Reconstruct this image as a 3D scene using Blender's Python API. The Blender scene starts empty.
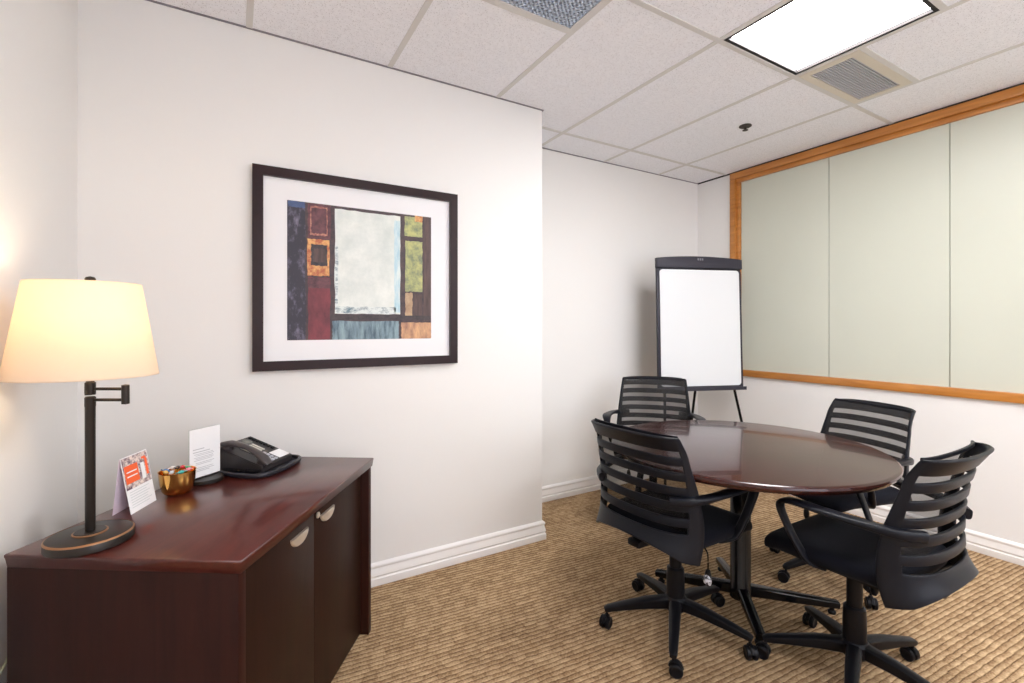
import bpy, bmesh, math, random
from mathutils import Vector, Matrix
random.seed(7)
S = bpy.context.scene
C = S.collection
PI = math.pi
TH = 0.5369                     # the room is turned by this angle against the camera
CS, SN = math.cos(TH), math.sin(TH)
CAMH = 1.2745
CEIL = 2.568
A_L, A_P, A_R = -0.51, 1.575, 3.602       # left wall, picture wall's end, right wall
B_M, B_A, B_K = 2.361, 2.859, -1.7        # picture wall, alcove wall, wall behind the camera
FPX, CX, HV = 473.2, 518.0, 326.0

def rm(x, y, z=0.0):
    """point given from the camera's stand (x right, y ahead) -> room axes"""
    return Vector((x * CS + y * SN, -x * SN + y * CS, z))

def wall_a(px):
    """room x of an image column on the picture wall"""
    t = (px - CX) / FPX
    y = B_M / (-t * SN + CS)
    return y * (t * CS + SN), y

# ------------------------------------------------------------------ materials
def new_mat(name):
    m = bpy.data.materials.new(name); m.use_nodes = True
    nt = m.node_tree
    b = nt.nodes['Principled BSDF']
    return m, nt, b

def P(name, col, rough=0.5, metal=0.0, spec=0.5, coat=0.0, coat_rough=0.05, sheen=0.0, noise=0.0, nscale=8.0,
      bump=0.0, bscale=200.0, emit=None, estr=0.0, bdist=0.001):
    m, nt, b = new_mat(name)
    b.inputs['Base Color'].default_value = (*col, 1)
    b.inputs['Roughness'].default_value = rough
    b.inputs['Metallic'].default_value = metal
    b.inputs['Specular IOR Level'].default_value = spec
    b.inputs['Coat Weight'].default_value = coat
    b.inputs['Coat Roughness'].default_value = coat_rough
    b.inputs['Sheen Weight'].default_value = sheen
    tc = nt.nodes.new('ShaderNodeTexCoord')
    if noise > 0:
        n = nt.nodes.new('ShaderNodeTexNoise'); n.inputs['Scale'].default_value = nscale; n.inputs['Detail'].default_value = 4
        nt.links.new(tc.outputs['Object'], n.inputs['Vector'])
        r = nt.nodes.new('ShaderNodeMix'); r.data_type = 'RGBA'
        r.inputs['A'].default_value = (*[c * (1 - noise) for c in col], 1)
        r.inputs['B'].default_value = (*[min(1, c * (1 + noise)) for c in col], 1)
        nt.links.new(n.outputs['Fac'], r.inputs['Factor']); nt.links.new(r.outputs['Result'], b.inputs['Base Color'])
    if bump > 0:
        n = nt.nodes.new('ShaderNodeTexNoise'); n.inputs['Scale'].default_value = bscale; n.inputs['Detail'].default_value = 3
        nt.links.new(tc.outputs['Object'], n.inputs['Vector'])
        bp = nt.nodes.new('ShaderNodeBump'); bp.inputs['Strength'].default_value = bump; bp.inputs['Distance'].default_value = bdist
        nt.links.new(n.outputs['Fac'], bp.inputs['Height']); nt.links.new(bp.outputs['Normal'], b.inputs['Normal'])
    if emit:
        b.inputs['Emission Color'].default_value = (*emit, 1); b.inputs['Emission Strength'].default_value = estr
    return m

def wood(name, dark, light, rough, coat, scale=(1, 12, 12), nscale=3.0, coat_rough=0.04, spec=0.5):
    m, nt, b = new_mat(name)
    tc = nt.nodes.new('ShaderNodeTexCoord'); mp = nt.nodes.new('ShaderNodeMapping')
    mp.inputs['Scale'].default_value = scale
    n = nt.nodes.new('ShaderNodeTexNoise'); n.inputs['Scale'].default_value = nscale; n.inputs['Detail'].default_value = 6
    n.inputs['Distortion'].default_value = 0.6
    cr = nt.nodes.new('ShaderNodeValToRGB')
    cr.color_ramp.elements[0].position = 0.3; cr.color_ramp.elements[0].color = (*dark, 1)
    cr.color_ramp.elements[1].position = 0.72; cr.color_ramp.elements[1].color = (*light, 1)
    L = nt.links.new
    L(tc.outputs['Object'], mp.inputs['Vector']); L(mp.outputs['Vector'], n.inputs['Vector'])
    L(n.outputs['Fac'], cr.inputs['Fac']); L(cr.outputs['Color'], b.inputs['Base Color'])
    b.inputs['Roughness'].default_value = rough; b.inputs['Coat Weight'].default_value = coat
    b.inputs['Coat Roughness'].default_value = coat_rough; b.inputs['Specular IOR Level'].default_value = spec
    return m

M = {}
M['wall'] = P('painted_wall', (0.84, 0.83, 0.812), 0.75, spec=0.25, bump=0.12, bscale=160)
M['trim'] = P('painted_trim', (0.84, 0.82, 0.80), 0.4, spec=0.4)
M['tbar'] = P('ceiling_bar', (0.64, 0.63, 0.62), 0.5)
M['gap'] = P('dark_gap', (0.02, 0.017, 0.017), 0.8)  # near-black, painted shade at the right ceiling edge and light recesses
M['edge'] = P('wall_angle_shadow', (0.22, 0.20, 0.22), 0.7)  # dark grey puts the ceiling edge's shadow line into the colour
M['black'] = P('black_plastic', (0.004, 0.004, 0.006), 0.40, spec=0.22, bump=0.15, bscale=900)
M['shell'] = P('charcoal_plastic', (0.0055, 0.0062, 0.010), 0.40, spec=0.22, bump=0.2, bscale=700)
M['seat'] = P('black_fabric', (0.0035, 0.004, 0.008), 0.9, spec=0.15, sheen=0.03, bump=0.5, bscale=900)
M['blkmetal'] = P('black_metal', (0.004, 0.004, 0.005), 0.22, spec=0.35, noise=0.2)
M['bronze'] = P('oiled_bronze', (0.020, 0.015, 0.012), 0.38, metal=0.35, noise=0.4, nscale=20)
M['rubbed'] = P('rubbed_bronze', (0.30, 0.15, 0.07), 0.4, metal=0.5)
M['chrome'] = P('chrome', (0.75, 0.75, 0.75), 0.12, metal=1)
M['nickel'] = P('brushed_nickel', (0.76, 0.68, 0.58), 0.32, metal=0.75, noise=0.1, nscale=60)
M['gold'] = P('polished_gold', (0.80, 0.44, 0.12), 0.12, metal=1, noise=0.15, nscale=30)
M['paper'] = P('white_paper', (0.85, 0.85, 0.86), 0.7)
M['ink'] = P('grey_ink', (0.45, 0.45, 0.47), 0.7)
M['lightink'] = P('pale_ink', (0.62, 0.66, 0.66), 0.7)
M['board'] = P('whiteboard_white', (0.72, 0.74, 0.76), 0.3, spec=0.5)
M['boardframe'] = P('grey_board_frame', (0.032, 0.030, 0.042), 0.42, spec=0.3, noise=0.1)
M['pframe'] = P('espresso_frame', (0.022, 0.008, 0.009), 0.35, spec=0.25, noise=0.3, nscale=30)
M['mat'] = P('white_mat', (0.86, 0.86, 0.88), 0.6)
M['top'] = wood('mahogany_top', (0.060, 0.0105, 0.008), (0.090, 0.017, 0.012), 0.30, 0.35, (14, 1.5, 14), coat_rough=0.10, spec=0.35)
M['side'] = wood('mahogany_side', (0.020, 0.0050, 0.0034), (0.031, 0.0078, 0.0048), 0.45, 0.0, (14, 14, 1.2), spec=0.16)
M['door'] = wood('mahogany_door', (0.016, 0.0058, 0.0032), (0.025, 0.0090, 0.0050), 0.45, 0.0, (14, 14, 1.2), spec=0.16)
M['table'] = wood('mahogany_table', (0.030, 0.0062, 0.0048), (0.044, 0.0100, 0.0072), 0.20, 0.32, (2, 22, 14), coat_rough=0.02, spec=0.3)
M['oak'] = wood('honey_oak', (0.42, 0.150, 0.022), (0.62, 0.26, 0.055), 0.35, 0.4, (14, 1.2, 14), coat_rough=0.15)
M['glasspanel'] = P('frosted_panel', (0.60, 0.62, 0.53), 0.42, spec=0.35, noise=0.02, nscale=3, coat=0.15, coat_rough=0.35)
M['seam'] = P('panel_seam', (0.30, 0.31, 0.24), 0.6)
M['sprinkler'] = P('sprinkler_metal', (0.05, 0.042, 0.036), 0.5, metal=0.2)
M['slatmetal'] = P('vent_blades', (0.48, 0.48, 0.52), 0.5)
M['ventframe'] = P('vent_frame', (0.66, 0.61, 0.52), 0.5)
M['eggcrate'] = P('eggcrate_blades', (0.56, 0.64, 0.78), 0.5)
M['diffuser'] = P('lit_diffuser', (0.9, 0.9, 0.9), 0.5, emit=(1.0, 0.985, 0.99), estr=30.0)
M['fillpane'] = P('fill_light_pane', (0.8, 0.8, 0.8), 0.3, emit=(0.78, 0.84, 1.0), estr=3.2)  # glow of the added window behind the camera
M['bulb'] = P('lit_bulb', (0.9, 0.9, 0.9), 0.5, emit=(1.0, 0.80, 0.56), estr=54.0)
M['keys'] = P('pale_keys', (0.62, 0.60, 0.52), 0.5)
M['handset'] = P('handset_plastic', (0.050, 0.040, 0.042), 0.35, spec=0.5)
M['phone'] = P('phone_plastic', (0.024, 0.020, 0.021), 0.38, spec=0.5)
M['display'] = P('phone_display', (0.14, 0.145, 0.13), 0.2)
M['tray'] = P('desk_tray', (0.010, 0.010, 0.016), 0.3)
M['orange'] = P('orange_print', (0.90, 0.13, 0.03), 0.6)
M['lilacpaper'] = P('lilac_paper', (0.78, 0.66, 0.76), 0.7)

def lamp_shade_mat():
    m, nt, b = new_mat('linen_shade')
    L = nt.links.new
    out = nt.nodes['Material Output']
    d = nt.nodes.new('ShaderNodeBsdfDiffuse'); d.inputs['Color'].default_value = (0.86, 0.80, 0.68, 1)
    t = nt.nodes.new('ShaderNodeBsdfTranslucent'); t.inputs['Color'].default_value = (0.95, 0.79, 0.63, 1)
    mx = nt.nodes.new('ShaderNodeMixShader'); mx.inputs[0].default_value = 0.42
    L(d.outputs[0], mx.inputs[1]); L(t.outputs[0], mx.inputs[2]); L(mx.outputs[0], out.inputs[0])
    nt.nodes.remove(b)
    return m
M['shade'] = lamp_shade_mat()

def mesh_fabric():
    m, nt, b = new_mat('mesh_fabric')
    L = nt.links.new
    out = nt.nodes['Material Output']
    b.inputs['Base Color'].default_value = (0.020, 0.018, 0.018, 1); b.inputs['Roughness'].default_value = 0.7
    t = nt.nodes.new('ShaderNodeBsdfTransparent'); t.inputs['Color'].default_value = (1, 1, 1, 1)
    mx = nt.nodes.new('ShaderNodeMixShader'); mx.inputs[0].default_value = 0.62
    L(t.outputs[0], mx.inputs[1]); L(b.outputs[0], mx.inputs[2]); L(mx.outputs[0], out.inputs[0])
    return m
M['mesh'] = mesh_fabric()

def clear_plastic():
    m, nt, b = new_mat('clear_acrylic')
    L = nt.links.new; out = nt.nodes['Material Output']
    g = nt.nodes.new('ShaderNodeBsdfGlossy'); g.inputs['Roughness'].default_value = 0.05
    t = nt.nodes.new('ShaderNodeBsdfTransparent'); t.inputs['Color'].default_value = (0.96, 0.98, 0.97, 1)
    mx = nt.nodes.new('ShaderNodeMixShader'); mx.inputs[0].default_value = 0.05
    L(t.outputs[0], mx.inputs[1]); L(g.outputs[0], mx.inputs[2]); L(mx.outputs[0], out.inputs[0]); nt.nodes.remove(b)
    return m
M['acrylic'] = clear_plastic()

def ceiling_tile():
    m, nt, b = new_mat('mineral_fibre_tile')
    L = nt.links.new
    tc = nt.nodes.new('ShaderNodeTexCoord')
    v = nt.nodes.new('ShaderNodeTexVoronoi'); v.inputs['Scale'].default_value = 120
    n = nt.nodes.new('ShaderNodeTexNoise'); n.inputs['Scale'].default_value = 55; n.inputs['Detail'].default_value = 5
    L(tc.outputs['Object'], v.inputs['Vector']); L(tc.outputs['Object'], n.inputs['Vector'])
    cr = nt.nodes.new('ShaderNodeValToRGB')          # small fissures
    cr.color_ramp.elements[0].position = 0.05; cr.color_ramp.elements[0].color = (0.40, 0.38, 0.38, 1)
    cr.color_ramp.elements[1].position = 0.30; cr.color_ramp.elements[1].color = (1, 1, 1, 1)
    L(v.outputs['Distance'], cr.inputs['Fac'])
    r2 = nt.nodes.new('ShaderNodeValToRGB')
    r2.color_ramp.elements[0].position = 0.35; r2.color_ramp.elements[0].color = (0.85, 0.86, 0.91, 1)
    r2.color_ramp.elements[1].position = 0.65; r2.color_ramp.elements[1].color = (0.90, 0.91, 0.96, 1)
    L(n.outputs['Fac'], r2.inputs['Fac'])
    mx = nt.nodes.new('ShaderNodeMix'); mx.data_type = 'RGBA'; mx.blend_type = 'MULTIPLY'; mx.inputs['Factor'].default_value = 0.8
    L(r2.outputs['Color'], mx.inputs['A']); L(cr.outputs['Color'], mx.inputs['B'])
    L(mx.outputs['Result'], b.inputs['Base Color'])
    b.inputs['Roughness'].default_value = 0.9; b.inputs['Specular IOR Level'].default_value = 0.15
    return m
M['tile'] = ceiling_tile()

def carpet():
    m, nt, b = new_mat('ribbed_carpet')
    L = nt.links.new; N = nt.nodes.new
    tc = N('ShaderNodeTexCoord'); mp = N('ShaderNodeMapping'); mp.inputs['Rotation'].default_value = (0, 0, math.radians(4.5))
    L(tc.outputs['Object'], mp.inputs['Vector'])
    # gentle wobble of the rows
    nz = N('ShaderNodeTexNoise'); nz.inputs['Scale'].default_value = 22; nz.inputs['Detail'].default_value = 2
    L(mp.outputs['Vector'], nz.inputs['Vector'])
    sub = N('ShaderNodeVectorMath'); sub.operation = 'SUBTRACT'; sub.inputs[1].default_value = (.5, .5, .5)
    L(nz.outputs['Color'], sub.inputs[0])
    sc = N('ShaderNodeVectorMath'); sc.operation = 'SCALE'; sc.inputs['Scale'].default_value = 0.012
    L(sub.outputs[0], sc.inputs[0])
    ad = N('ShaderNodeVectorMath'); ad.operation = 'ADD'
    L(mp.outputs['Vector'], ad.inputs[0]); L(sc.outputs[0], ad.inputs[1])
    sx = N('ShaderNodeSeparateXYZ'); L(ad.outputs[0], sx.inputs[0])
    def mth(op, a=None, bb=None, v1=None, v2=None):
        n = N('ShaderNodeMath'); n.operation = op
        if a is not None: L(a, n.inputs[0])
        if bb is not None: L(bb, n.inputs[1])
        if v1 is not None: n.inputs[0].default_value = v1
        if v2 is not None: n.inputs[1].default_value = v2
        return n.outputs[0]
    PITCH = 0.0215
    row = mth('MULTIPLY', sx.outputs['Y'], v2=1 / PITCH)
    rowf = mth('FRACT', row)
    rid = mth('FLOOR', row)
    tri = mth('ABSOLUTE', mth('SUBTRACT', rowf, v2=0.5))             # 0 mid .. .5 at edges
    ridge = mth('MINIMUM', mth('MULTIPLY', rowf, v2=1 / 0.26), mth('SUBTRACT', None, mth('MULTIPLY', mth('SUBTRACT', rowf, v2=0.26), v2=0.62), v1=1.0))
    # loops along the row, each row staggered
    wn = N('ShaderNodeTexWhiteNoise'); wn.noise_dimensions = '1D'; L(rid, wn.inputs['W'])
    xs = mth('ADD', mth('MULTIPLY', sx.outputs['X'], v2=1 / 0.055), wn.outputs['Value'])
    lf = mth('FRACT', xs)
    loop = mth('SINE', mth('MULTIPLY', lf, v2=PI))
    cell = N('ShaderNodeCombineXYZ'); L(mth('FLOOR', xs), cell.inputs['X']); L(rid, cell.inputs['Y'])
    wc = N('ShaderNodeTexWhiteNoise'); wc.noise_dimensions = '2D'; L(cell.outputs[0], wc.inputs['Vector'])
    fine = N('ShaderNodeTexNoise'); fine.inputs['Scale'].default_value = 130; fine.inputs['Detail'].default_value = 3
    L(tc.outputs['Object'], fine.inputs['Vector'])
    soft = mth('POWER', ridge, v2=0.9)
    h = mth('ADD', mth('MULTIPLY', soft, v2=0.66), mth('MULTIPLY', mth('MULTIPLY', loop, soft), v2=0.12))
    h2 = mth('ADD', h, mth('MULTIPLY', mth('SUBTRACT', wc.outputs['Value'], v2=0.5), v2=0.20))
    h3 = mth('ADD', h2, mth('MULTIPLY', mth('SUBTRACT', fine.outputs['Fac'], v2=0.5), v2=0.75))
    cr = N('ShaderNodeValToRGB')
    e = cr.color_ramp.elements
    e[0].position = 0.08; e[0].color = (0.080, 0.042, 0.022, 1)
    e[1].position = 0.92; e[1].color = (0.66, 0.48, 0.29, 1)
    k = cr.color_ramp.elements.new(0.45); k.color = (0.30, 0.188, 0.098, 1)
    L(h3, cr.inputs['Fac']); L(cr.outputs['Color'], b.inputs['Base Color'])  # each row's highlight and groove shade are coloured in, besides the bump
    b.inputs['Roughness'].default_value = 0.95; b.inputs['Specular IOR Level'].default_value = 0.1
    bp = N('ShaderNodeBump'); bp.inputs['Strength'].default_value = 0.9; bp.inputs['Distance'].default_value = 0.006
    L(h3, bp.inputs['Height']); L(bp.outputs['Normal'], b.inputs['Normal'])
    return m
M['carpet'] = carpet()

def art(name, c1, c2, scale=14, stretch=(1, 1, 1), thr=(0.35, 0.65), rough=0.5):
    m, nt, b = new_mat(name); L = nt.links.new
    tc = nt.nodes.new('ShaderNodeTexCoord'); mp = nt.nodes.new('ShaderNodeMapping'); mp.inputs['Scale'].default_value = stretch
    n = nt.nodes.new('ShaderNodeTexNoise'); n.inputs['Scale'].default_value = scale; n.inputs['Detail'].default_value = 8; n.inputs['Roughness'].default_value = 0.7
    cr = nt.nodes.new('ShaderNodeValToRGB')
    cr.color_ramp.elements[0].position = thr[0]; cr.color_ramp.elements[0].color = (*c1, 1)
    cr.color_ramp.elements[1].position = thr[1]; cr.color_ramp.elements[1].color = (*c2, 1)
    L(tc.outputs['Object'], mp.inputs['Vector']); L(mp.outputs[0], n.inputs['Vector']); L(n.outputs['Fac'], cr.inputs['Fac'])
    L(cr.outputs['Color'], b.inputs['Base Color']); b.inputs['Roughness'].default_value = rough
    return m

# ------------------------------------------------------------------ mesh helpers
def sharpen(bm, ang=38):
    lim = math.radians(ang)
    for e in bm.edges:
        if len(e.link_faces) == 2 and e.calc_face_angle(0) > lim: e.smooth = False
    for f in bm.faces: f.smooth = True

def obj(name, bm, mat, parent=None, loc=None, rotz=0.0, ang=38, smooth=True):
    if smooth: sharpen(bm, ang)
    me = bpy.data.meshes.new(name); bm.to_mesh(me); bm.free()
    for mm in (mat if isinstance(mat, (list, tuple)) else [mat]): me.materials.append(mm)
    o = bpy.data.objects.new(name, me); C.objects.link(o)
    if parent: o.parent = parent
    if loc is not None: o.location = loc
    o.rotation_euler[2] = rotz
    return o

def thing(name, label, cat, loc=(0, 0, 0), rotz=0.0, group=None):
    o = bpy.data.objects.new(name, None); C.objects.link(o); o.empty_display_size = 0.05
    o.location = loc; o.rotation_euler[2] = rotz
    o['label'] = label; o['category'] = cat
    if group: o['group'] = group
    return o

def tag(o, label, cat, group=None, kind=None):
    o['label'] = label; o['category'] = cat
    if group: o['group'] = group
    if kind: o['kind'] = kind
    return o

def struct(name, bm, mat, parent=None, **k):
    o = obj(name, bm, mat, parent, **k)
    if parent is None: o['kind'] = 'structure'
    return o

def box(bm, x0, x1, y0, y1, z0, z1, bev=0.0, seg=2, mi=0, mtx=None):
    r = bmesh.ops.create_cube(bm, size=1.0)
    vs = r['verts']
    bmesh.ops.scale(bm, vec=(x1 - x0, y1 - y0, z1 - z0), verts=vs)
    bmesh.ops.translate(bm, vec=((x0 + x1) / 2, (y0 + y1) / 2, (z0 + z1) / 2), verts=vs)
    fs = list({f for v in vs for f in v.link_faces})
    for f in fs: f.material_index = mi
    if bev > 0:
        es = list({e for v in vs for e in v.link_edges})
        r = bmesh.ops.bevel(bm, geom=es, offset=bev, segments=seg, affect='EDGES', profile=0.5)
        vs = list({v for f in r['faces'] for v in f.verts} | {v for v in vs if v.is_valid})
        for f in r['faces']: f.material_index = mi
    if mtx is not None: bmesh.ops.transform(bm, matrix=mtx, verts=[v for v in vs if v.is_valid])
    return bm

def nbox(*a, **k): return box(bmesh.new(), *a, **k)

def lathe(bm, prof, seg=32, c=(0, 0, 0), a=1.0, bq=1.0, mi=0, closed=True):
    """prof: list of (r, z)"""
    rings = []
    for r, z in prof:
        if r < 1e-6:
            rings.append([bm.verts.new((c[0], c[1], c[2] + z))])
        else:
            rings.append([bm.verts.new((c[0] + a * r * math.cos(2 * PI * i / seg), c[1] + bq * r * math.sin(2 * PI * i / seg), c[2] + z)) for i in range(seg)])
    for k in range(len(rings) - 1):
        p, q = rings[k], rings[k + 1]
        for i in range(seg):
            j = (i + 1) % seg
            if len(p) == 1 and len(q) == 1: continue
            if len(p) == 1: f = bm.faces.new((p[0], q[j], q[i]))
            elif len(q) == 1: f = bm.faces.new((p[i], p[j], q[0]))
            else: f = bm.faces.new((p[i], p[j], q[j], q[i]))
            f.material_index = mi
    if closed:
        if len(rings[0]) > 1: bm.faces.new(list(reversed(rings[0]))).material_index = mi
        if len(rings[-1]) > 1: bm.faces.new(rings[-1]).material_index = mi
    bmesh.ops.recalc_face_normals(bm, faces=bm.faces[:])
    return bm

def catmull(pts, n=8, closed=False):
    out = []
    P_ = [Vector(p) for p in pts]
    m = len(P_)
    rng = range(m if closed else m - 1)
    for i in rng:
        if closed: p0, p1, p2, p3 = P_[(i - 1) % m], P_[i], P_[(i + 1) % m], P_[(i + 2) % m]
        else: p0, p1, p2, p3 = P_[max(i - 1, 0)], P_[i], P_[i + 1], P_[min(i + 2, m - 1)]
        for k in range(n):
            t = k / n
            out.append(0.5 * ((2 * p1) + (p2 - p0) * t + (2 * p0 - 5 * p1 + 4 * p2 - p3) * t * t + (3 * p1 - p0 - 3 * p2 + p3) * t ** 3))
    if not closed: out.append(P_[-1].copy())
    return out

def sweep(bm, pts, w, h, up=(0, 0, 1), seg=10, power=2.6, mi=0, side=None):
    """superellipse section swept on a polyline; w, h: number or list; side: fixed sideways vector"""
    n = len(pts); rings = []
    for i, p in enumerate(pts):
        p = Vector(p)
        t = (Vector(pts[min(i + 1, n - 1)]) - Vector(pts[max(i - 1, 0)]))
        if t.length < 1e-9: t = Vector((0, 0, 1))
        t.normalize()
        if side is not None:
            s = Vector(side); s = (s - t * s.dot(t)).normalized(); u = t.cross(s).normalized()
        else:
            u = Vector(up); u = u - t * u.dot(t)
            if u.length < 1e-4: u = Vector((1, 0, 0)) - t * t.x
            u.normalize(); s = t.cross(u).normalized()
        f = i / (n - 1)
        def val(q):
            if not isinstance(q, (list, tuple)): return q
            x = f * (len(q) - 1); k = min(int(x), len(q) - 2); return q[k] + (q[k + 1] - q[k]) * (x - k)
        ww, hh = val(w) / 2, val(h) / 2
        ring = []
        for k in range(seg):
            a = 2 * PI * k / seg
            ca, sa = math.cos(a), math.sin(a)
            ring.append(bm.verts.new(p + s * (math.copysign(abs(ca) ** (2 / power), ca) * ww) + u * (math.copysign(abs(sa) ** (2 / power), sa) * hh)))
        rings.append(ring)
    for k in range(n - 1):
        for i in range(seg):
            j = (i + 1) % seg
            bm.faces.new((rings[k][i], rings[k][j], rings[k + 1][j], rings[k + 1][i])).material_index = mi
    bm.faces.new(list(reversed(rings[0]))).material_index = mi; bm.faces.new(rings[-1]).material_index = mi
    bmesh.ops.recalc_face_normals(bm, faces=bm.faces[:])
    return bm

def extrude_outline(bm, pts, z0, z1, bev=0.0, seg=2, mi=0):
    vs = [bm.verts.new((x, y, z0)) for x, y in pts]
    f = bm.faces.new(vs); f.material_index = mi
    r = bmesh.ops.extrude_face_region(bm, geom=[f])
    nv = [g for g in r['geom'] if isinstance(g, bmesh.types.BMVert)]
    bmesh.ops.translate(bm, vec=(0, 0, z1 - z0), verts=nv)
    bmesh.ops.recalc_face_normals(bm, faces=bm.faces[:])
    if bev > 0:
        s = set(nv) | set(vs)
        es = [e for e in bm.edges if e.verts[0] in s and e.verts[1] in s and abs(e.verts[0].co.z - e.verts[1].co.z) < 1e-6
              and abs(e.calc_face_angle(0)) > 0.5]
        bmesh.ops.bevel(bm, geom=es, offset=bev, segments=seg, affect='EDGES', profile=0.5)
    for f in bm.faces: f.material_index = mi
    return bm

def rounded_rect(w, d, r, n=6, cx=0, cy=0):
    pts = []
    for (sx, sy, a0) in ((1, 1, 0), (-1, 1, 90), (-1, -1, 180), (1, -1, 270)):
        for k in range(n + 1):
            a = math.radians(a0 + 90 * k / n)
            pts.append((cx + sx * (w / 2 - r) + r * math.cos(a), cy + sy * (d / 2 - r) + r * math.sin(a)))
    return pts

# ------------------------------------------------------------------ the room
T = 0.12
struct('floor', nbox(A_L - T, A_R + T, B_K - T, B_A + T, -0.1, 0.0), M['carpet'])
struct('wall_left', nbox(A_L - T, A_L, B_K - T, B_M, 0, CEIL), M['wall'])
bm = bmesh.new(); box(bm, A_L - T, A_P, B_M, B_A + T, 0, CEIL, bev=0.004, seg=2)
struct('wall_front', bm, M['wall'])
struct('wall_alcove', nbox(A_P, A_R + T, B_A, B_A + T, 0, CEIL), M['wall'])
bm = bmesh.new()
box(bm, A_L, 0.30, B_K - T, B_K, 0, CEIL); box(bm, 2.90, A_R, B_K - T, B_K, 0, CEIL)
box(bm, 0.30, 2.90, B_K - T, B_K, 0, 0.85); box(bm, 0.30, 2.90, B_K - T, B_K, 2.25, CEIL)
struct('wall_back', bm, M['wall'])
fill_win = bpy.data.objects.new('added_fill_window', None); C.objects.link(fill_win); fill_win['kind'] = 'structure'; fill_win.location = (1.6, B_K, 0.85)  # unseen window, added as cool fill light from behind the camera
bm = bmesh.new()
for a_ in ((-1.3, 1.3, 0, 0.05), (-1.3, 1.3, 1.35, 1.40), (-1.3, -1.25, 0.05, 1.35), (1.25, 1.3, 0.05, 1.35), (-0.025, 0.025, 0.05, 1.35)): box(bm, a_[0], a_[1], -0.08, 0.01, a_[2], a_[3])
struct('window_frame', bm, M['trim'], fill_win)
for s_ in (-1, 1): struct('window_pane', nbox(min(s_ * 0.026, s_ * 1.249), max(s_ * 0.026, s_ * 1.249), -0.06, -0.05, 0.051, 1.349), M['fillpane'], fill_win)
# right wall with the opening for the glazed band
WF0, WF1, WZ0, WZ1 = 2.700, -1.25, 0.0, 0.0     # filled in below
# image heights on the right wall: bottom of the oak frame
WIN_B1 = 2.5225; WIN_B0 = -1.30
WIN_Z0, WIN_Z1 = 0.862, CEIL - 0.012
bm = bmesh.new()
box(bm, A_R, A_R + T, B_K - T, B_A, 0, WIN_Z0 + 0.01)
box(bm, A_R, A_R + T, WIN_B1 - 0.01, B_A, WIN_Z0 + 0.01, CEIL)
box(bm, A_R, A_R + T, B_K - T, WIN_B0 + 0.01, WIN_Z0 + 0.01, CEIL)
box(bm, A_R + 0.08, A_R + T, WIN_B0, WIN_B1, WIN_Z0, CEIL)
struct('wall_right', bm, M['wall'])

# ceiling: tiles with recesses for the fittings
LX = [-0.5614, 0.048, 0.658, 1.268, 1.877, 2.487, 3.097, 3.706]
C1, C2 = 2.566, 1.376
holes = [(1.877, 2.487, 0.767, 1.376), (2.487, 3.097, 1.071, 1.376), (0.658, 1.268, 1.062, 1.672),
         (0.658, 1.268, -1.06, -0.45), (2.487, 3.097, -1.06, -0.45)]
def tile_cells():
    xs = sorted({A_L, A_R} | {x for x in LX if A_L < x < A_R})
    ys = sorted({B_K, B_A} | {h for hh in holes for h in hh[2:]})
    for i in range(len(xs) - 1):
        for j in range(len(ys) - 1):
            mx_, my_ = (xs[i] + xs[i + 1]) / 2, (ys[j] + ys[j + 1]) / 2
            if any(h[0] < mx_ < h[1] and h[2] < my_ < h[3] for h in holes): continue
            yield xs[i], xs[i + 1], ys[j], ys[j + 1]
bm = bmesh.new()
for c in tile_cells(): box(bm, c[0], c[1], c[2], c[3], CEIL, CEIL + 0.02)
box(bm, A_L - T, A_R + T, B_K - T, B_A + T, CEIL + 0.14, CEIL + 0.18)
ceil_o = struct('ceiling', bm, M['tile'], smooth=False)
bm = bmesh.new(); bw = 0.0125; zt = CEIL - 0.003
def bar_x(x, y0, y1): box(bm, x - bw, x + bw, y0, y1, zt, CEIL + 0.03)
def bar_y(y, x0, x1): box(bm, x0, x1, y - bw, y + bw, zt - 0.0006, CEIL + 0.03)
for x in LX[1:-1]: bar_x(x, B_K, B_M if x < A_P else B_A)
bar_y(C1, A_P, A_R); bar_y(C2, 1.268, A_R); bar_y(0.767, 1.877, 2.487); bar_y(1.071, 2.487, 3.097)
bar_y(1.672, 0.658, 1.268); bar_y(1.062, 0.658, 1.268); bar_y(-0.45, A_L, A_R); bar_y(-1.06, 0.658, A_R)
bar_y(0.157, 1.268, 1.877)
struct('ceiling_grid', bm, M['tbar'], ceil_o, smooth=False)

# wall angles, coloured dark as the shadow line between wall and ceiling
def shadow_strip(n, x0, x1, y0, y1, m=M['edge'], h=0.006):
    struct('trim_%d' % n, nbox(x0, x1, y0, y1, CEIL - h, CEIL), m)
shadow_strip(1, A_L, A_P + 0.006, B_M - 0.006, B_M)
shadow_strip(2, A_P, A_R, B_A - 0.006, B_A)
shadow_strip(3, A_R - 0.008, A_R, B_K, B_A - 0.006, M['gap'], 0.010)
shadow_strip(4, A_L, A_L + 0.006, B_K, B_M - 0.006)
shadow_strip(5, A_P, A_P + 0.006, B_M, B_A - 0.006)

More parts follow.
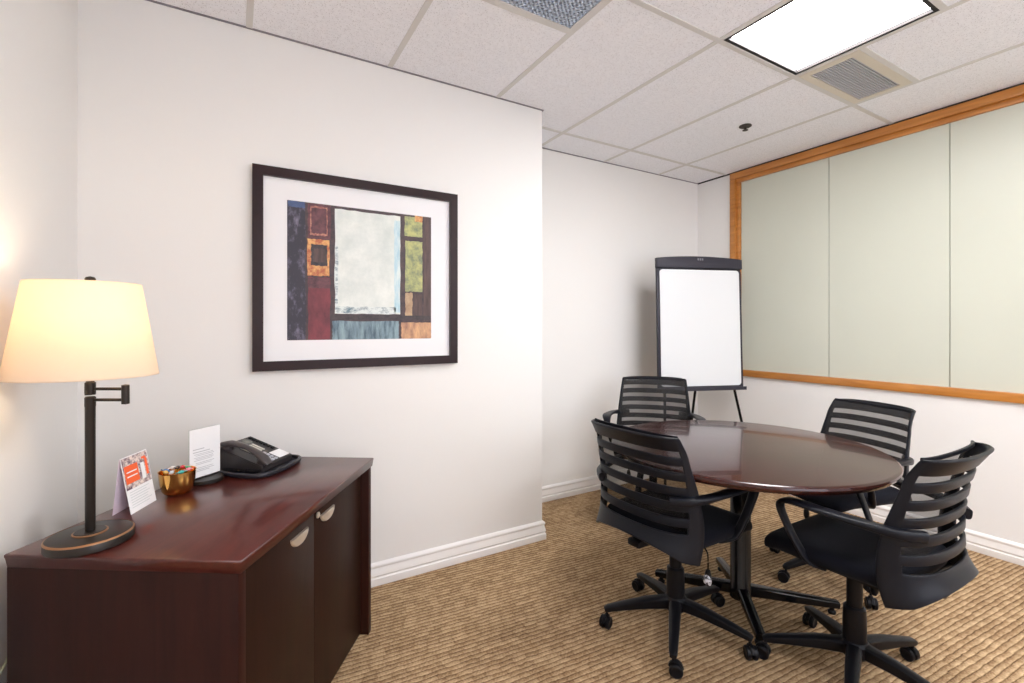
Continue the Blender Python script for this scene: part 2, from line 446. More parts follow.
# baseboards, moulded profile (depth, height)
BB = [(0.000, 0.0), (0.016, 0.0), (0.017, 0.004), (0.017, 0.034), (0.0125, 0.040), (0.0125, 0.044), (0.016, 0.050), (0.014, 0.062),
      (0.010, 0.078), (0.009, 0.086), (0.0125, 0.090), (0.0125, 0.098), (0.008, 0.106), (0.003, 0.110), (0.0, 0.111)]
def baseboard(name, path):
    """path: list of (x, y, nx, ny) with mitre directions"""
    bm = bmesh.new(); rings = []
    for x, y, nx, ny in path: rings.append([bm.verts.new((x + nx * d, y + ny * d, z * 1.0)) for d, z in BB])
    for a, b_ in zip(rings, rings[1:]):
        for i in range(len(BB) - 1): bm.faces.new((a[i], a[i + 1], b_[i + 1], b_[i]))
        bm.faces.new((a[-1], a[0], b_[0], b_[-1]))
    bm.faces.new(rings[0]); bm.faces.new(list(reversed(rings[-1])))
    bmesh.ops.recalc_face_normals(bm, faces=bm.faces[:])
    struct(name, bm, M['trim'], ang=25)
baseboard('baseboard_front', [(A_L, B_M, 1, -1), (A_P, B_M, 1, -1)])
baseboard('baseboard_return', [(A_P, B_M, 1, -1), (A_P, B_A, 1, -1)])
baseboard('baseboard_alcove', [(A_P, B_A, 1, -1), (A_R, B_A, -1, -1)])
baseboard('baseboard_right', [(A_R, B_A, -1, -1), (A_R, B_K, -1, 1)])
baseboard('baseboard_left', [(A_L, B_M, 1, -1), (A_L, B_K, 1, 1)])
baseboard('baseboard_back', [(A_L, B_K, 1, 1), (A_R, B_K, -1, 1)])

# interior window band: oak frame, frosted panels
win = bpy.data.objects.new('window_1', None); C.objects.link(win); win['kind'] = 'structure'; win.location = (A_R, WIN_B1, WIN_Z0)
def wv(bm):   # shift into the window's own coordinates
    bmesh.ops.translate(bm, vec=(-A_R, -WIN_B1, -WIN_Z0), verts=bm.verts[:]); return bm
fw = 0.078
bm = bmesh.new()
def frame_member(x_out, y0, y1, z0, z1): box(bm, A_R - x_out, A_R + 0.05, y0, y1, z0, z1, bev=0.004)
frame_member(0.020, WIN_B0, WIN_B1, WIN_Z0, WIN_Z0 + 0.052)
frame_member(0.020, WIN_B0, WIN_B1, WIN_Z1 - 0.052, WIN_Z1)
frame_member(0.020, WIN_B1 - 0.052, WIN_B1, WIN_Z0 + 0.052, WIN_Z1 - 0.052)
frame_member(0.020, WIN_B0, WIN_B0 + 0.052, WIN_Z0 + 0.052, WIN_Z1 - 0.052)
# inner stop, set back
g = 0.052; k2 = 0.085
box(bm, A_R - 0.004, A_R + 0.05, WIN_B0 + g, WIN_B1 - g, WIN_Z1 - k2, WIN_Z1 - g, bev=0.003)
box(bm, A_R - 0.004, A_R + 0.05, WIN_B1 - k2, WIN_B1 - g, WIN_Z0 + g, WIN_Z1 - k2, bev=0.003)
box(bm, A_R - 0.004, A_R + 0.05, WIN_B0 + g, WIN_B0 + k2, WIN_Z0 + g, WIN_Z1 - k2, bev=0.003)
struct('window_frame', wv(bm), M['oak'], win)
PANE_B = [WIN_B1 - k2, 1.757, 1.095, 0.433, -0.230, WIN_B0 + k2]
for y1, y0 in zip(PANE_B, PANE_B[1:]):
    bm = nbox(A_R + 0.012, A_R + 0.020, y0 + 0.0020, y1 - 0.0020, WIN_Z0 + g - 0.004, WIN_Z1 - k2 + 0.003, bev=0.0015, seg=1)
    struct('window_pane', wv(bm), M['glasspanel'], win)
bm = nbox(A_R + 0.021, A_R + 0.026, WIN_B0 + 0.06, WIN_B1 - 0.06, WIN_Z0 + g, WIN_Z1 - k2)
struct('pane_backing', wv(bm), M['seam'], win)

# ------------------------------------------------------------------ ceiling fittings
def troffer(x0, x1, y0, y1, label):
    t = thing('ceiling_light', label, 'ceiling light', ((x0 + x1) / 2, (y0 + y1) / 2, CEIL))
    hx, hy = (x1 - x0) / 2 - 0.0135, (y1 - y0) / 2 - 0.0135
    bm = bmesh.new(); w = 0.016
    for a in ((-hx, hx, -hy, -hy + w), (-hx, hx, hy - w, hy), (-hx, -hx + w, -hy + w, hy - w), (hx - w, hx, -hy + w, hy - w)):
        box(bm, *a, -0.002, 0.085)
    box(bm, -hx, hx, -hy, hy, 0.085, 0.090)
    obj('light_frame', bm, M['gap'], t, smooth=False)  # coloured near-black for the shadow gap around the diffuser
    bm = nbox(-hx + w + 0.001, hx - w - 0.001, -hy + w + 0.001, hy - w - 0.001, 0.014, 0.020)
    o = obj('light_diffuser', bm, M['diffuser'], t); o['label'] = 'glowing white diffuser panel'
    return t
troffer(*holes[0], 'bright square recessed ceiling light in the grid beside the louvred vent')
troffer(*holes[3], 'added square recessed fill light, unseen behind the camera, on the credenza side of the room')  # out of view, added to brighten the room
troffer(*holes[4], 'added square recessed fill light, unseen behind the camera, on the glazed side of the room')  # second unseen light, added for more fill

def vent(x0, x1, y0, y1, mode, label):
    t = thing('ceiling_vent', label, 'vent', ((x0 + x1) / 2, (y0 + y1) / 2, CEIL))
    hx, hy = (x1 - x0) / 2 - 0.0135, (y1 - y0) / 2 - 0.0135
    if mode == 'louvre': bx0, bx1, by0, by1 = 0.042, 0.030, 0.045, 0.036
    else: bx0 = bx1 = by0 = by1 = 0.010
    bm = bmesh.new()
    box(bm, -hx, hx, -hy, -hy + by0, -0.004, 0.03); box(bm, -hx, hx, hy - by1, hy, -0.004, 0.03)
    box(bm, -hx, -hx + bx0, -hy + by0, hy - by1, -0.004, 0.03); box(bm, hx - bx1, hx, -hy + by0, hy - by1, -0.004, 0.03)
    obj('vent_frame', bm, M['ventframe'] if mode == 'louvre' else M['tbar'], t, smooth=False)
    ix0, ix1, iy0, iy1 = -hx + bx0, hx - bx1, -hy + by0, hy - by1
    bm = bmesh.new()
    if mode == 'louvre':
        n = 15
        for k in range(n):
            y = iy0 + (k + 0.5) * (iy1 - iy0) / n
            box(bm, ix0, ix1, y - 0.0050, y + 0.0030, 0.0, 0.006)
        obj('louvre_grille', bm, M['slatmetal'], t, smooth=False)
    else:
        n = 26
        for k in range(n + 1):
            x = ix0 + k * (ix1 - ix0) / n; box(bm, x - 0.0050, x + 0.0050, iy0, iy1, -0.001, 0.010)
            y = iy0 + k * (iy1 - iy0) / n; box(bm, ix0, ix1, y - 0.0050, y + 0.0050, -0.001, 0.010)
        obj('eggcrate_grille', bm, M['eggcrate'], t, smooth=False)
    obj('vent_box', nbox(-hx, hx, -hy, hy, 0.031, 0.05), M['gap'], t, smooth=False)
vent(*holes[1], 'louvre', 'grey louvred air vent in a cream frame beside the bright ceiling light')
vent(*holes[2], 'egg', 'bluish square egg-crate air return grille in the ceiling above the picture')

t = thing('fire_sprinkler', 'small dark fire sprinkler head on the ceiling between picture wall and glazing', 'sprinkler', (2.827, 1.877, CEIL), math.radians(20))
obj('escutcheon', lathe(bmesh.new(), [(0.038, 0.0), (0.039, -0.004), (0.028, -0.010), (0.012, -0.012), (0.0, -0.012)], 24), M['sprinkler'], t)
bm = lathe(bmesh.new(), [(0.008, -0.011), (0.008, -0.018), (0.004, -0.022), (0.004, -0.027)], 12)
sweep(bm, catmull([(0.008, 0, -0.012), (0.014, 0, -0.020), (0.004, 0, -0.027), (-0.004, 0, -0.027), (-0.014, 0, -0.020), (-0.008, 0, -0.012)], 4), 0.004, 0.004, seg=6, side=(0, 1, 0))
obj('sprinkler_head', bm, M['sprinkler'], t)
obj('deflector', lathe(bmesh.new(), [(0.017, -0.027), (0.018, -0.029), (0.0, -0.030)], 16), M['sprinkler'], t)

# ------------------------------------------------------------------ picture on the front wall
def zpix(px, v):
    a, y = wall_a(px); return CAMH - (v - HV) * y / FPX
aL, aR = wall_a(252)[0], wall_a(455.5)[0]
zT = (zpix(252, 165) + zpix(455.5, 196)) / 2; zB = (zpix(252, 371) + zpix(454.5, 363)) / 2
pic = thing('framed_picture', 'large abstract print with white mat in a dark frame on the white wall', 'picture', ((aL + aR) / 2, B_M, zB))
PW, PH = aR - aL, zT - zB
bm = bmesh.new(); f = 0.042; D = 0.030
def pbox(x0, x1, z0, z1, d0, d1, mi=0, bev=0.0): box(bm, x0, x1, -d1, -d0, z0, z1, bev=bev, mi=mi)
for s in (-1, 1):
    pts = [(s * PW / 2, 0), (s * PW / 2, PH), (s * (PW / 2 - f), PH - f), (s * (PW / 2 - f), f)]
    for (q, poly) in ((s, pts),):
        fr = [bm.verts.new((x, -D, z)) for x, z in poly]; bk = [bm.verts.new((x, -0.001, z)) for x, z in poly]
        bm.faces.new(fr); bm.faces.new(list(reversed(bk)))
        for i in range(4): bm.faces.new((fr[i], fr[(i + 1) % 4], bk[(i + 1) % 4], bk[i]))
for z0, z1 in ((0, f), (PH, PH - f)):
    poly = [(-PW / 2, z0), (PW / 2, z0), (PW / 2 - f, z1), (-PW / 2 + f, z1)]
    fr = [bm.verts.new((x, -D, z)) for x, z in poly]; bk = [bm.verts.new((x, -0.001, z)) for x, z in poly]
    bm.faces.new(fr); bm.faces.new(list(reversed(bk)))
    for i in range(4): bm.faces.new((fr[i], fr[(i + 1) % 4], bk[(i + 1) % 4], bk[i]))
bmesh.ops.recalc_face_normals(bm, faces=bm.faces[:])
obj('picture_frame', bm, M['pframe'], pic, smooth=False)
obj('mat_board', nbox(-PW / 2 + f, PW / 2 - f, -0.014, -0.006, f, PH - f), M['mat'], pic)
AR = {
    'smudge': art('print_smudge', (0.12, 0.20, 0.25), (0.74, 0.80, 0.78), 30, (1, 1, 2), (0.35, 0.55)),
    'ground': art('print_ground', (0.030, 0.020, 0.030), (0.085, 0.05, 0.05), 30),
    'leftstrip': art('print_purple_black', (0.028, 0.024, 0.040), (0.20, 0.18, 0.26), 42, (1, 1, 0.5), (0.5, 0.72)),
    'bluetop': art('print_blue', (0.03, 0.06, 0.16), (0.08, 0.12, 0.25), 30),
    'plum': art('print_plum', (0.06, 0.018, 0.028), (0.17, 0.06, 0.07), 30, (1, 1, 1)),
    'red': art('print_red', (0.09, 0.016, 0.025), (0.25, 0.04, 0.055), 12, (1, 1, 0.5)),
    'orangef': art('print_orange', (0.45, 0.12, 0.05), (0.78, 0.45, 0.16), 30, (1, 1, 1), (0.4, 0.6)),
    'dark': art('print_dark', (0.022, 0.016, 0.022), (0.07, 0.05, 0.05), 40),
    'pale': art('print_pale', (0.62, 0.68, 0.65), (0.82, 0.85, 0.81), 7, (1, 1, 1)),
    'ltblue': art('print_light_blue', (0.38, 0.62, 0.72), (0.72, 0.82, 0.82), 20, (3, 1, 0.6)),
    'bluegrey': art('print_blue_grey', (0.05, 0.09, 0.13), (0.28, 0.40, 0.45), 18, (3, 1, 0.5)),
    'olive': art('print_green', (0.16, 0.20, 0.13), (0.52, 0.52, 0.20), 20, (1, 1, 1), (0.38, 0.62)),
    'tan': art('print_tan', (0.36, 0.22, 0.13), (0.62, 0.46, 0.28), 16),
    'peach': art('print_peach', (0.30, 0.14, 0.10), (0.72, 0.42, 0.22), 16, (2, 1, 0.6)),
    'line': art('print_outline', (0.30, 0.10, 0.09), (0.55, 0.25, 0.16), 60, (1, 1, 1), (0.45, 0.6)),
    'brown': art('print_brown', (0.05, 0.028, 0.028), (0.12, 0.07, 0.06), 25, (3, 1, .4)),
}
am = list(AR); ams = [AR[k] for k in am]
bm = bmesh.new()
# the print's rectangles: columns by image column, rows by share of the print's height (0 top .. 1 bottom)
zx = lambda q: wall_a(240 + q / 3.035)[0] - (aL + aR) / 2
x0p, x1p = zx(142), zx(577)
def zz(q, v):
    px = 240 + q / 3.035; return zpix(px, 155 + v / 3.035) - zB
zt_, zb_ = (zz(142, 140) + zz(577, 190)) / 2, (zz(142, 560) + zz(577, 558)) / 2
def blk(q0, q1, r0, r1, key, lvl):
    x0, x1 = zx(q0), zx(q1); z1, z0 = zt_ + (zb_ - zt_) * r0, zt_ + (zb_ - zt_) * r1
    y = -0.0142 - 0.00012 * lvl
    # painterly, slightly ragged edges (kept straight on the sheet's own border)
    cs_ = [(x0, z0), (x1, z0), (x1, z1), (x0, z1)]; pts_ = []
    for q in range(4):
        (ax_, az_), (bx_, bz_) = cs_[q], cs_[(q + 1) % 4]
        for k_ in range(10):
            f_ = k_ / 10; jx = random.uniform(-.0022, .0022) if k_ and lvl > 1 else 0; jz = random.uniform(-.0022, .0022) if k_ and lvl > 1 else 0
            X_ = min(max(ax_ + (bx_ - ax_) * f_ + jx, x0p), x1p); Z_ = min(max(az_ + (bz_ - az_) * f_ + jz, zb_), zt_)
            pts_.append((X_, Z_))
    vs = [bm.verts.new((a_, y, b_)) for a_, b_ in pts_]
    bm.faces.new(vs).material_index = am.index(key)
blk(142, 577, 0, 1, 'ground', 1)
blk(142, 198, 0, 1, 'leftstrip', 2); blk(146, 196, 0.0, 0.045, 'bluetop', 3)
blk(204, 274, 0.0, 0.26, 'plum', 2)
for a_ in ((212, 264, 0.02, 0.035), (212, 264, 0.22, 0.235), (212, 215, 0.035, 0.22), (261, 264, 0.035, 0.22)): blk(*a_, 'line', 3)
blk(203, 270, 0.262, 0.53, 'orangef', 3); blk(214, 263, 0.30, 0.455, 'dark', 4); blk(222, 258, 0.33, 0.43, 'brown', 5)
blk(205, 272, 0.54, 1.0, 'red', 2)
blk(286, 484, 0.022, 0.805, 'pale', 2); blk(466, 483, 0.06, 0.79, 'ltblue', 3); blk(290, 470, 0.75, 0.803, 'smudge', 3); blk(288, 296, 0.30, 0.80, 'smudge', 4); blk(205, 272, 0.545, 0.62, 'plum', 3)
blk(276, 577, 0.815, 0.85, 'dark', 4)
blk(279, 480, 0.86, 1.0, 'bluegrey', 2); blk(487, 577, 0.87, 1.0, 'peach', 2)
blk(497, 551, 0.015, 0.175, 'olive', 2); blk(528, 551, 0.0, 0.05, 'orangef', 3)
blk(499, 551, 0.21, 0.62, 'olive', 2); blk(499, 521, 0.63, 0.82, 'tan', 2); blk(524, 549, 0.64, 0.82, 'brown', 2)
blk(555, 577, 0, 0.86, 'brown', 2)
o = obj('abstract_print', bm, ams, pic, smooth=False); o['label'] = 'abstract print of pale, red, orange and green blocks'

# ------------------------------------------------------------------ credenza
CR_Z = 0.722
cr_org = rm(-1.243, 1.144); cr_rot = math.radians(-3.0) - TH      # local x across (to the doors), y along
CW, CLN = 0.592, 0.874
cred = thing('credenza', 'dark mahogany two-door credenza standing diagonally across the corner', 'cabinet', cr_org, cr_rot)
def cl(x, y, z=0.0):
    """credenza-top local point -> room"""
    r = Matrix.Rotation(cr_rot, 4, 'Z') @ Vector((x, y, 0)); return Vector((cr_org.x + r.x, cr_org.y + r.y, z))
def cam_on_top(x, y): return rm(x, y, CR_Z)
# top with chamfered under-edge
bm = bmesh.new()
prof = [(0.004, -0.033), (0.001, -0.010), (0.000, -0.007), (0.000, -0.002), (0.002, 0.0)]
rings = [[bm.verts.new((px_, py_, CR_Z + z)) for px_, py_ in ((i, i), (CW - i, i), (CW - i, CLN - i), (i, CLN - i))] for i, z in prof]
for a_, b_ in zip(rings, rings[1:]):
    for i in range(4): bm.faces.new((a_[i], a_[(i + 1) % 4], b_[(i + 1) % 4], b_[i]))
bm.faces.new(list(reversed(rings[0]))); bm.faces.new(rings[-1])
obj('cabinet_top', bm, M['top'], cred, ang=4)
zt2 = CR_Z - 0.033
FX = CW - 0.009           # front edge of the end panels
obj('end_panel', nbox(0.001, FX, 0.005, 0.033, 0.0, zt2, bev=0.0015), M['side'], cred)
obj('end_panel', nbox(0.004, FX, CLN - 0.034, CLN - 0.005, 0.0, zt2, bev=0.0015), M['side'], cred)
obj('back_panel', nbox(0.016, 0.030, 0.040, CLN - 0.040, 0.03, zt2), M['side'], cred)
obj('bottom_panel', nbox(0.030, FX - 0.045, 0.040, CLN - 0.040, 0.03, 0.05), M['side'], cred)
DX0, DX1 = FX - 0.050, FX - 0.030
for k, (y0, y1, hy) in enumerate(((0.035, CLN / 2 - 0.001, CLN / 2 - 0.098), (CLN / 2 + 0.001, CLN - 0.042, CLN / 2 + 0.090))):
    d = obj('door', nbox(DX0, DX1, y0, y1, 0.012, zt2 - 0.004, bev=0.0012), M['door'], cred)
    # half-moon pull: flat edge up
    bm = bmesh.new(); n = 20; R = 0.050
    out, inn = [], []
    front = []
    for k2_ in range(n + 1):
        a = PI + PI * k2_ / n
        front.append((R * math.cos(a), 0.68 * R * math.sin(a)))
    v_b = [bm.verts.new((0, x, z)) for x, z in front]
    v_f = [bm.verts.new((0.005, x * 0.98, z * 0.98)) for x, z in front]
    v_i = [bm.verts.new((0.008, x * 0.90, z * 0.88 - 0.001)) for x, z in front]
    for a_, b_ in ((v_b, v_f), (v_f, v_i)):
        for i in range(n): bm.faces.new((a_[i], a_[i + 1], b_[i + 1], b_[i]))
        bm.faces.new((a_[0], b_[0], b_[-1], a_[-1]))
    bm.faces.new(v_i); bm.faces.new(list(reversed(v_b)))
    bmesh.ops.recalc_face_normals(bm, faces=bm.faces[:])
    hnd = obj('handle', bm, M['nickel'], d, loc=(DX1, hy, 0.637)); hnd['label'] = 'half-moon brushed nickel pull'
    if k == 1:
        b2 = lathe(bmesh.new(), [(0.010, 0), (0.010, 0.004), (0.007, 0.006), (0, 0.006)], 20)
        bmesh.ops.rotate(b2, verts=b2.verts[:], cent=(0, 0, 0), matrix=Matrix.Rotation(PI / 2, 3, 'Y'))
        lk = obj('lock', b2, M['nickel'], d, loc=(DX1, CLN / 2 + 0.022, 0.646)); lk['label'] = 'small round metal lock'

# ------------------------------------------------------------------ table lamp
LP = rm(-1.092, 1.208, CR_Z)
lamp = thing('table_lamp', 'swing-arm table lamp with glowing cream shade on the credenza corner', 'lamp', LP, -TH)
obj('lamp_base', lathe(bmesh.new(), [(0.0, 0.0), (0.086, 0.0), (0.089, 0.003), (0.089, 0.020), (0.086, 0.024), (0.081, 0.026), (0.0, 0.027)], 56), M['bronze'], lamp)
o = obj('base_rim', lathe(bmesh.new(), [(0.0888, 0.0215), (0.0881, 0.0235), (0.0865, 0.0252), (0.0853, 0.0256), (0.0853, 0.024), (0.0873, 0.0210)], 56, closed=False), M['rubbed'], lamp); o['label'] = 'worn copper edge of the base'
o = obj('base_ring', lathe(bmesh.new(), [(0.036, 0.0265), (0.036, 0.0290), (0.033, 0.0300), (0.0, 0.0300)], 40), M['rubbed'], lamp)
obj('base_collar', lathe(bmesh.new(), [(0.0335, 0.029), (0.031, 0.0315), (0.0, 0.0315)], 40), M['bronze'], lamp)
bm = lathe(bmesh.new(), [(0.0095, 0.030), (0.0105, 0.034), (0.0108, 0.345), (0.0115, 0.350), (0.0115, 0.370), (0.009, 0.373), (0.0, 0.374)], 24)
obj('pole', bm, M['bronze'], lamp)
AZ1, AZ2 = 0.364, 0.392
ang = math.radians(0)
AX = 0.090
def arm_bm(z, x0, x1):
    b = bmesh.new(); sweep(b, [(x0, 0.0, z), (x1, 0.0, z)], 0.008, 0.008, seg=10, power=2.0); return b
obj('swing_arm', arm_bm(AZ1, 0.006, AX), M['bronze'], lamp)
obj('swing_arm', arm_bm(AZ2, 0.006, AX), M['bronze'], lamp)
obj('arm_joint', lathe(bmesh.new(), [(0.0, 0.352), (0.0085, 0.354), (0.0085, 0.402), (0.0, 0.404)], 16, (AX, 0, 0)), M['bronze'], lamp)
obj('upper_pole', lathe(bmesh.new(), [(0.0, 0.376), (0.011, 0.377), (0.0115, 0.384), (0.0112, 0.408), (0.0085, 0.410), (0.0085, 0.50), (0.014, 0.503), (0.016, 0.54), (0.010, 0.55), (0.0, 0.55)], 20), M['bronze'], lamp)
o = obj('light_bulb', lathe(bmesh.new(), [(0.0, 0.550), (0.013, 0.551), (0.018, 0.565), (0.028, 0.585), (0.030, 0.600), (0.024, 0.618), (0.010, 0.628), (0, 0.630)], 20), M['bulb'], lamp)
o['label'] = 'lit bulb inside the shade'
ZS0, ZS1 = 0.424, 0.662
obj('harp', sweep(bmesh.new(), catmull([(0.016, 0, 0.545), (0.045, 0, 0.58), (0.040, 0, 0.63), (0.0, 0, 0.648), (-0.040, 0, 0.63), (-0.045, 0, 0.58), (-0.016, 0, 0.545)], 6), 0.003, 0.003, seg=6, side=(0, 1, 0)), M['bronze'], lamp)
def shade_bm(r0, r1):
    b = bmesh.new(); n = 72
    lathe(b, [(r0, ZS0), (r0 - 0.0009, ZS0 + 0.004), (r0 + (r1 - r0) * 0.5, (ZS0 + ZS1) / 2), (r1 + 0.0006, ZS1 - 0.004), (r1, ZS1)], n, closed=False, bq=0.93)
    return b
sh = obj('lamp_shade', shade_bm(0.156, 0.118), M['shade'], lamp, loc=(-0.014, 0, 0)); sh['label'] = 'glowing cream fabric shade'
m = sh.modifiers.new('t', 'SOLIDIFY'); m.thickness = 0.0012
def spider(b):
    for k in range(3):
        a = 2 * PI * k / 3 + 0.5
        sweep(b, [(0, 0, ZS1 - 0.004), (0.1155 * math.cos(a), 0.1155 * 0.93 * math.sin(a), ZS1 - 0.002)], 0.003, 0.003, seg=6, power=2)
    return b
obj('shade_spider', spider(bmesh.new()), M['bronze'], lamp, loc=(-0.014, 0, 0))
o = obj('finial', lathe(bmesh.new(), [(0.0, ZS1 - 0.006), (0.005, ZS1 - 0.004), (0.005, ZS1 + 0.004), (0.010, ZS1 + 0.006), (0.0115, ZS1 + 0.010), (0.009, ZS1 + 0.015), (0.0, ZS1 + 0.018)], 20), M['bronze'], lamp)

# ------------------------------------------------------------------ folded brochure
def frame_at(p, ang):
    return p, ang - TH
bp_, br_ = frame_at(rm(-1.160, 1.440, CR_Z), math.radians(98))       # local x along its foot, -y to its front
broch = thing('brochure_card', 'folded tent card with orange photo print beside the lamp base', 'brochure', bp_, br_)
def tri_panel(w, h, y_foot, y_top, t, mat, name):
    b = bmesh.new()
    f0 = Vector((0, y_foot, 0)); f1 = Vector((0, y_top, h)); d = (f1 - f0).normalized(); nn = Vector((0, -d.z, d.y))
    vs = []
    for s in (-w / 2, w / 2):
        for q, off in ((f0, 0), (f1, 0), (f1, t), (f0, t)): vs.append(b.verts.new(q + nn * off + Vector((s, 0, 0))))
    A_, B_ = vs[:4], vs[4:]
    b.faces.new(A_); b.faces.new(list(reversed(B_)))
    for i in range(4): b.faces.new((A_[i], B_[i], B_[(i + 1) % 4], A_[(i + 1) % 4]))
    bmesh.ops.recalc_face_normals(b, faces=b.faces[:])
    return obj(name, b, mat, broch)
BW, BH = 0.120, 0.163
front = tri_panel(BW, BH, -0.020, 0.010, 0.0008, M['paper'], 'front_panel')
tri_panel(BW, BH, 0.029, 0.0115, 0.0008, M['lilacpaper'], 'back_panel')
def on_front(items, name, mats):
    b = bmesh.new()
    f0 = Vector((0, -0.020, 0)); f1 = Vector((0, 0.010, BH)); d = (f1 - f0); dn = d.normalized(); nn = Vector((0, -dn.z, dn.y))
    for (u0, u1, v0, v1, mi, lv) in items:
        vs = [b.verts.new(f0 + d * v + nn * (0.0010 + 0.00015 * lv) + Vector(((u - 0.5) * BW, 0, 0))) for u, v in ((u0, v0), (u1, v0), (u1, v1), (u0, v1))]
        b.faces.new(vs).material_index = mi
    return obj(name, b, mats, front, smooth=False)
photo_m = art('people_photo_print', (0.10, 0.05, 0.09), (0.80, 0.68, 0.62), 75, (1, 1, 1), (0.40, 0.60))
items = [(0.02, 0.98, 0.42, 0.985, 0, 0), (0.06, 0.56, 0.52, 0.84, 1, 1), (0.12, 0.50, 0.63, 0.65, 2, 2), (0.12, 0.50, 0.71, 0.73, 2, 2),
         (0.84, 0.93, 0.55, 0.86, 1, 1), (0.66, 0.80, 0.50, 0.80, 2, 1), (0.74, 0.90, 0.86, 0.90, 1, 1)]
o = on_front(items, 'cover_photo', [photo_m, M['orange'], M['paper']]); o['label'] = 'orange banner over a colourful photo'
items = [(0.10, 0.10 + 0.78 * random.uniform(0.8, 1), 0.36 - 0.045 * k, 0.373 - 0.045 * k, 0, 1) for k in range(7)]
o = on_front(items, 'printed_text', [M['lightink']]); o['label'] = 'pale lines of small print'

# ------------------------------------------------------------------ gold bowl of candy
BO = rm(-1.130, 1.570, CR_Z)
bowl = thing('candy_bowl', 'small polished gold bowl holding wrapped candies on the credenza', 'bowl', BO, -TH)
def bowl_bm():
    b = bmesh.new(); n = 96
    prof = [(0.0, 0.002), (0.030, 0.0), (0.040, 0.003), (0.047, 0.013), (0.0525, 0.035), (0.056, 0.072), (0.0572, 0.0735), (0.0545, 0.0725),
            (0.0505, 0.036), (0.044, 0.014), (0.030, 0.006), (0.0, 0.006)]
    rings = []
    for r, z in prof:
        if r < 1e-6: rings.append([b.verts.new((0, 0, z))]); continue
        r *= 0.95
        rings.append([b.verts.new((r * (1 - 0.045 * abs(math.sin(4 * 2 * PI * i / n)) ** 0.6 * min(1, z / 0.02) * 0 - 0.03 * (1 - abs(math.cos(4 * PI * i / n * 2 / 2))) ) * math.cos(2 * PI * i / n),
                                   r * (1 - 0.03 * (1 - abs(math.cos(4 * PI * i / n)))) * math.sin(2 * PI * i / n), z)) for i in range(n)])
    for p, q in zip(rings, rings[1:]):
        for i in range(n):
            j = (i + 1) % n
            if len(p) == 1: b.faces.new((p[0], q[j], q[i]))
            elif len(q) == 1: b.faces.new((p[i], p[j], q[0]))
            else: b.faces.new((p[i], p[j], q[j], q[i]))
    bmesh.ops.recalc_face_normals(b, faces=b.faces[:])
    return b
obj('bowl_body', bowl_bm(), M['gold'], bowl, ang=30)
cand = [('green', (0.03, 0.32, 0.14)), ('red', (0.62, 0.02, 0.04)), ('white', (0.78, 0.76, 0.76)), ('blue', (0.03, 0.16, 0.45)),
        ('gold', (0.65, 0.42, 0.10)), ('silver', (0.55, 0.56, 0.60)), ('teal', (0.05, 0.40, 0.36)), ('pink', (0.75, 0.20, 0.30)), ('dark brown', (0.06, 0.02, 0.015))]
for k, (cn, cc) in enumerate(cand):
    a = 2 * PI * k / 8 + 0.4; r = 0.033 if k < 8 else 0.0
    mt = P('wrapper_' + cn.replace(' ', '_'), cc, 0.25, spec=0.7, coat=0.4)
    b = bmesh.new()
    sweep(b, catmull([(-0.016, 0, 0.001), (-0.012, 0, 0), (-0.009, 0, 0), (-0.006, 0, 0), (0, 0, 0), (0.006, 0, 0), (0.009, 0, 0), (0.012, 0, 0), (0.016, 0, 0.001)], 2),
          [0.012, 0.005, 0.004, 0.012, 0.014, 0.012, 0.004, 0.005, 0.012], [0.002, 0.003, 0.004, 0.010, 0.012, 0.010, 0.004, 0.003, 0.002], seg=10, power=2.2)
    bmesh.ops.rotate(b, verts=b.verts[:], cent=(0, 0, 0), matrix=Matrix.Rotation(random.uniform(-0.35, 0.35), 3, 'Y') @ Matrix.Rotation(a + PI / 2 + random.uniform(-0.9, 0.9) * 0.5 + (PI / 2 if k % 2 else 0), 3, 'Z'))
    o = obj('wrapped_candy', b, mt, None, loc=(BO.x + r * math.cos(a), BO.y + r * math.sin(a), CR_Z + 0.074 + (0.006 if k == 8 else 0.0) + 0.0015 * (k % 3)))
    tag(o, '%s wrapped candy lying in the gold bowl' % cn, 'candy', 'wrapped candies in the gold bowl')
# filling layer below the visible ones
b = lathe(bmesh.new(), [(0.0, 0.052), (0.045, 0.050), (0.046, 0.044), (0.0, 0.042)], 32)
o = obj('candy_filling', b, art('mixed_wrappers', (0.05, 0.03, 0.03), (0.45, 0.30, 0.20), 140), None, loc=BO)
tag(o, 'mixed wrapped candies filling the lower part of the gold bowl', 'candy', kind='stuff')

# ------------------------------------------------------------------ sign holder with printed sheet
SP = rm(-1.116, 1.688, CR_Z); sr = math.radians(72) - TH
sign = thing('sign_holder', 'clear upright sign holder on a round dark base beside the phone', 'sign holder', SP, sr)
obj('holder_base', lathe(bmesh.new(), [(0.0, 0.0), (0.056, 0.0), (0.058, 0.002), (0.058, 0.011), (0.055, 0.014), (0.0, 0.015)], 48), M['bronze'], sign)
obj('acrylic_panel', nbox(-0.060, 0.060, 0.0008, 0.0022, 0.0155, 0.192), M['acrylic'], sign)
obj('holder_groove', nbox(-0.050, 0.050, -0.004, 0.005, 0.0145, 0.0185, bev=0.001), M['bronze'], sign)
sheet = thing('printed_sheet', 'white printed information sheet standing in the clear sign holder', 'paper', SP, sr)
obj('sheet', nbox(-0.058, 0.058, -0.0006, 0.0004, 0.020, 0.190), M['paper'], sheet)
b = bmesh.new()
rows = [(0.148 * 1, 0.0)]
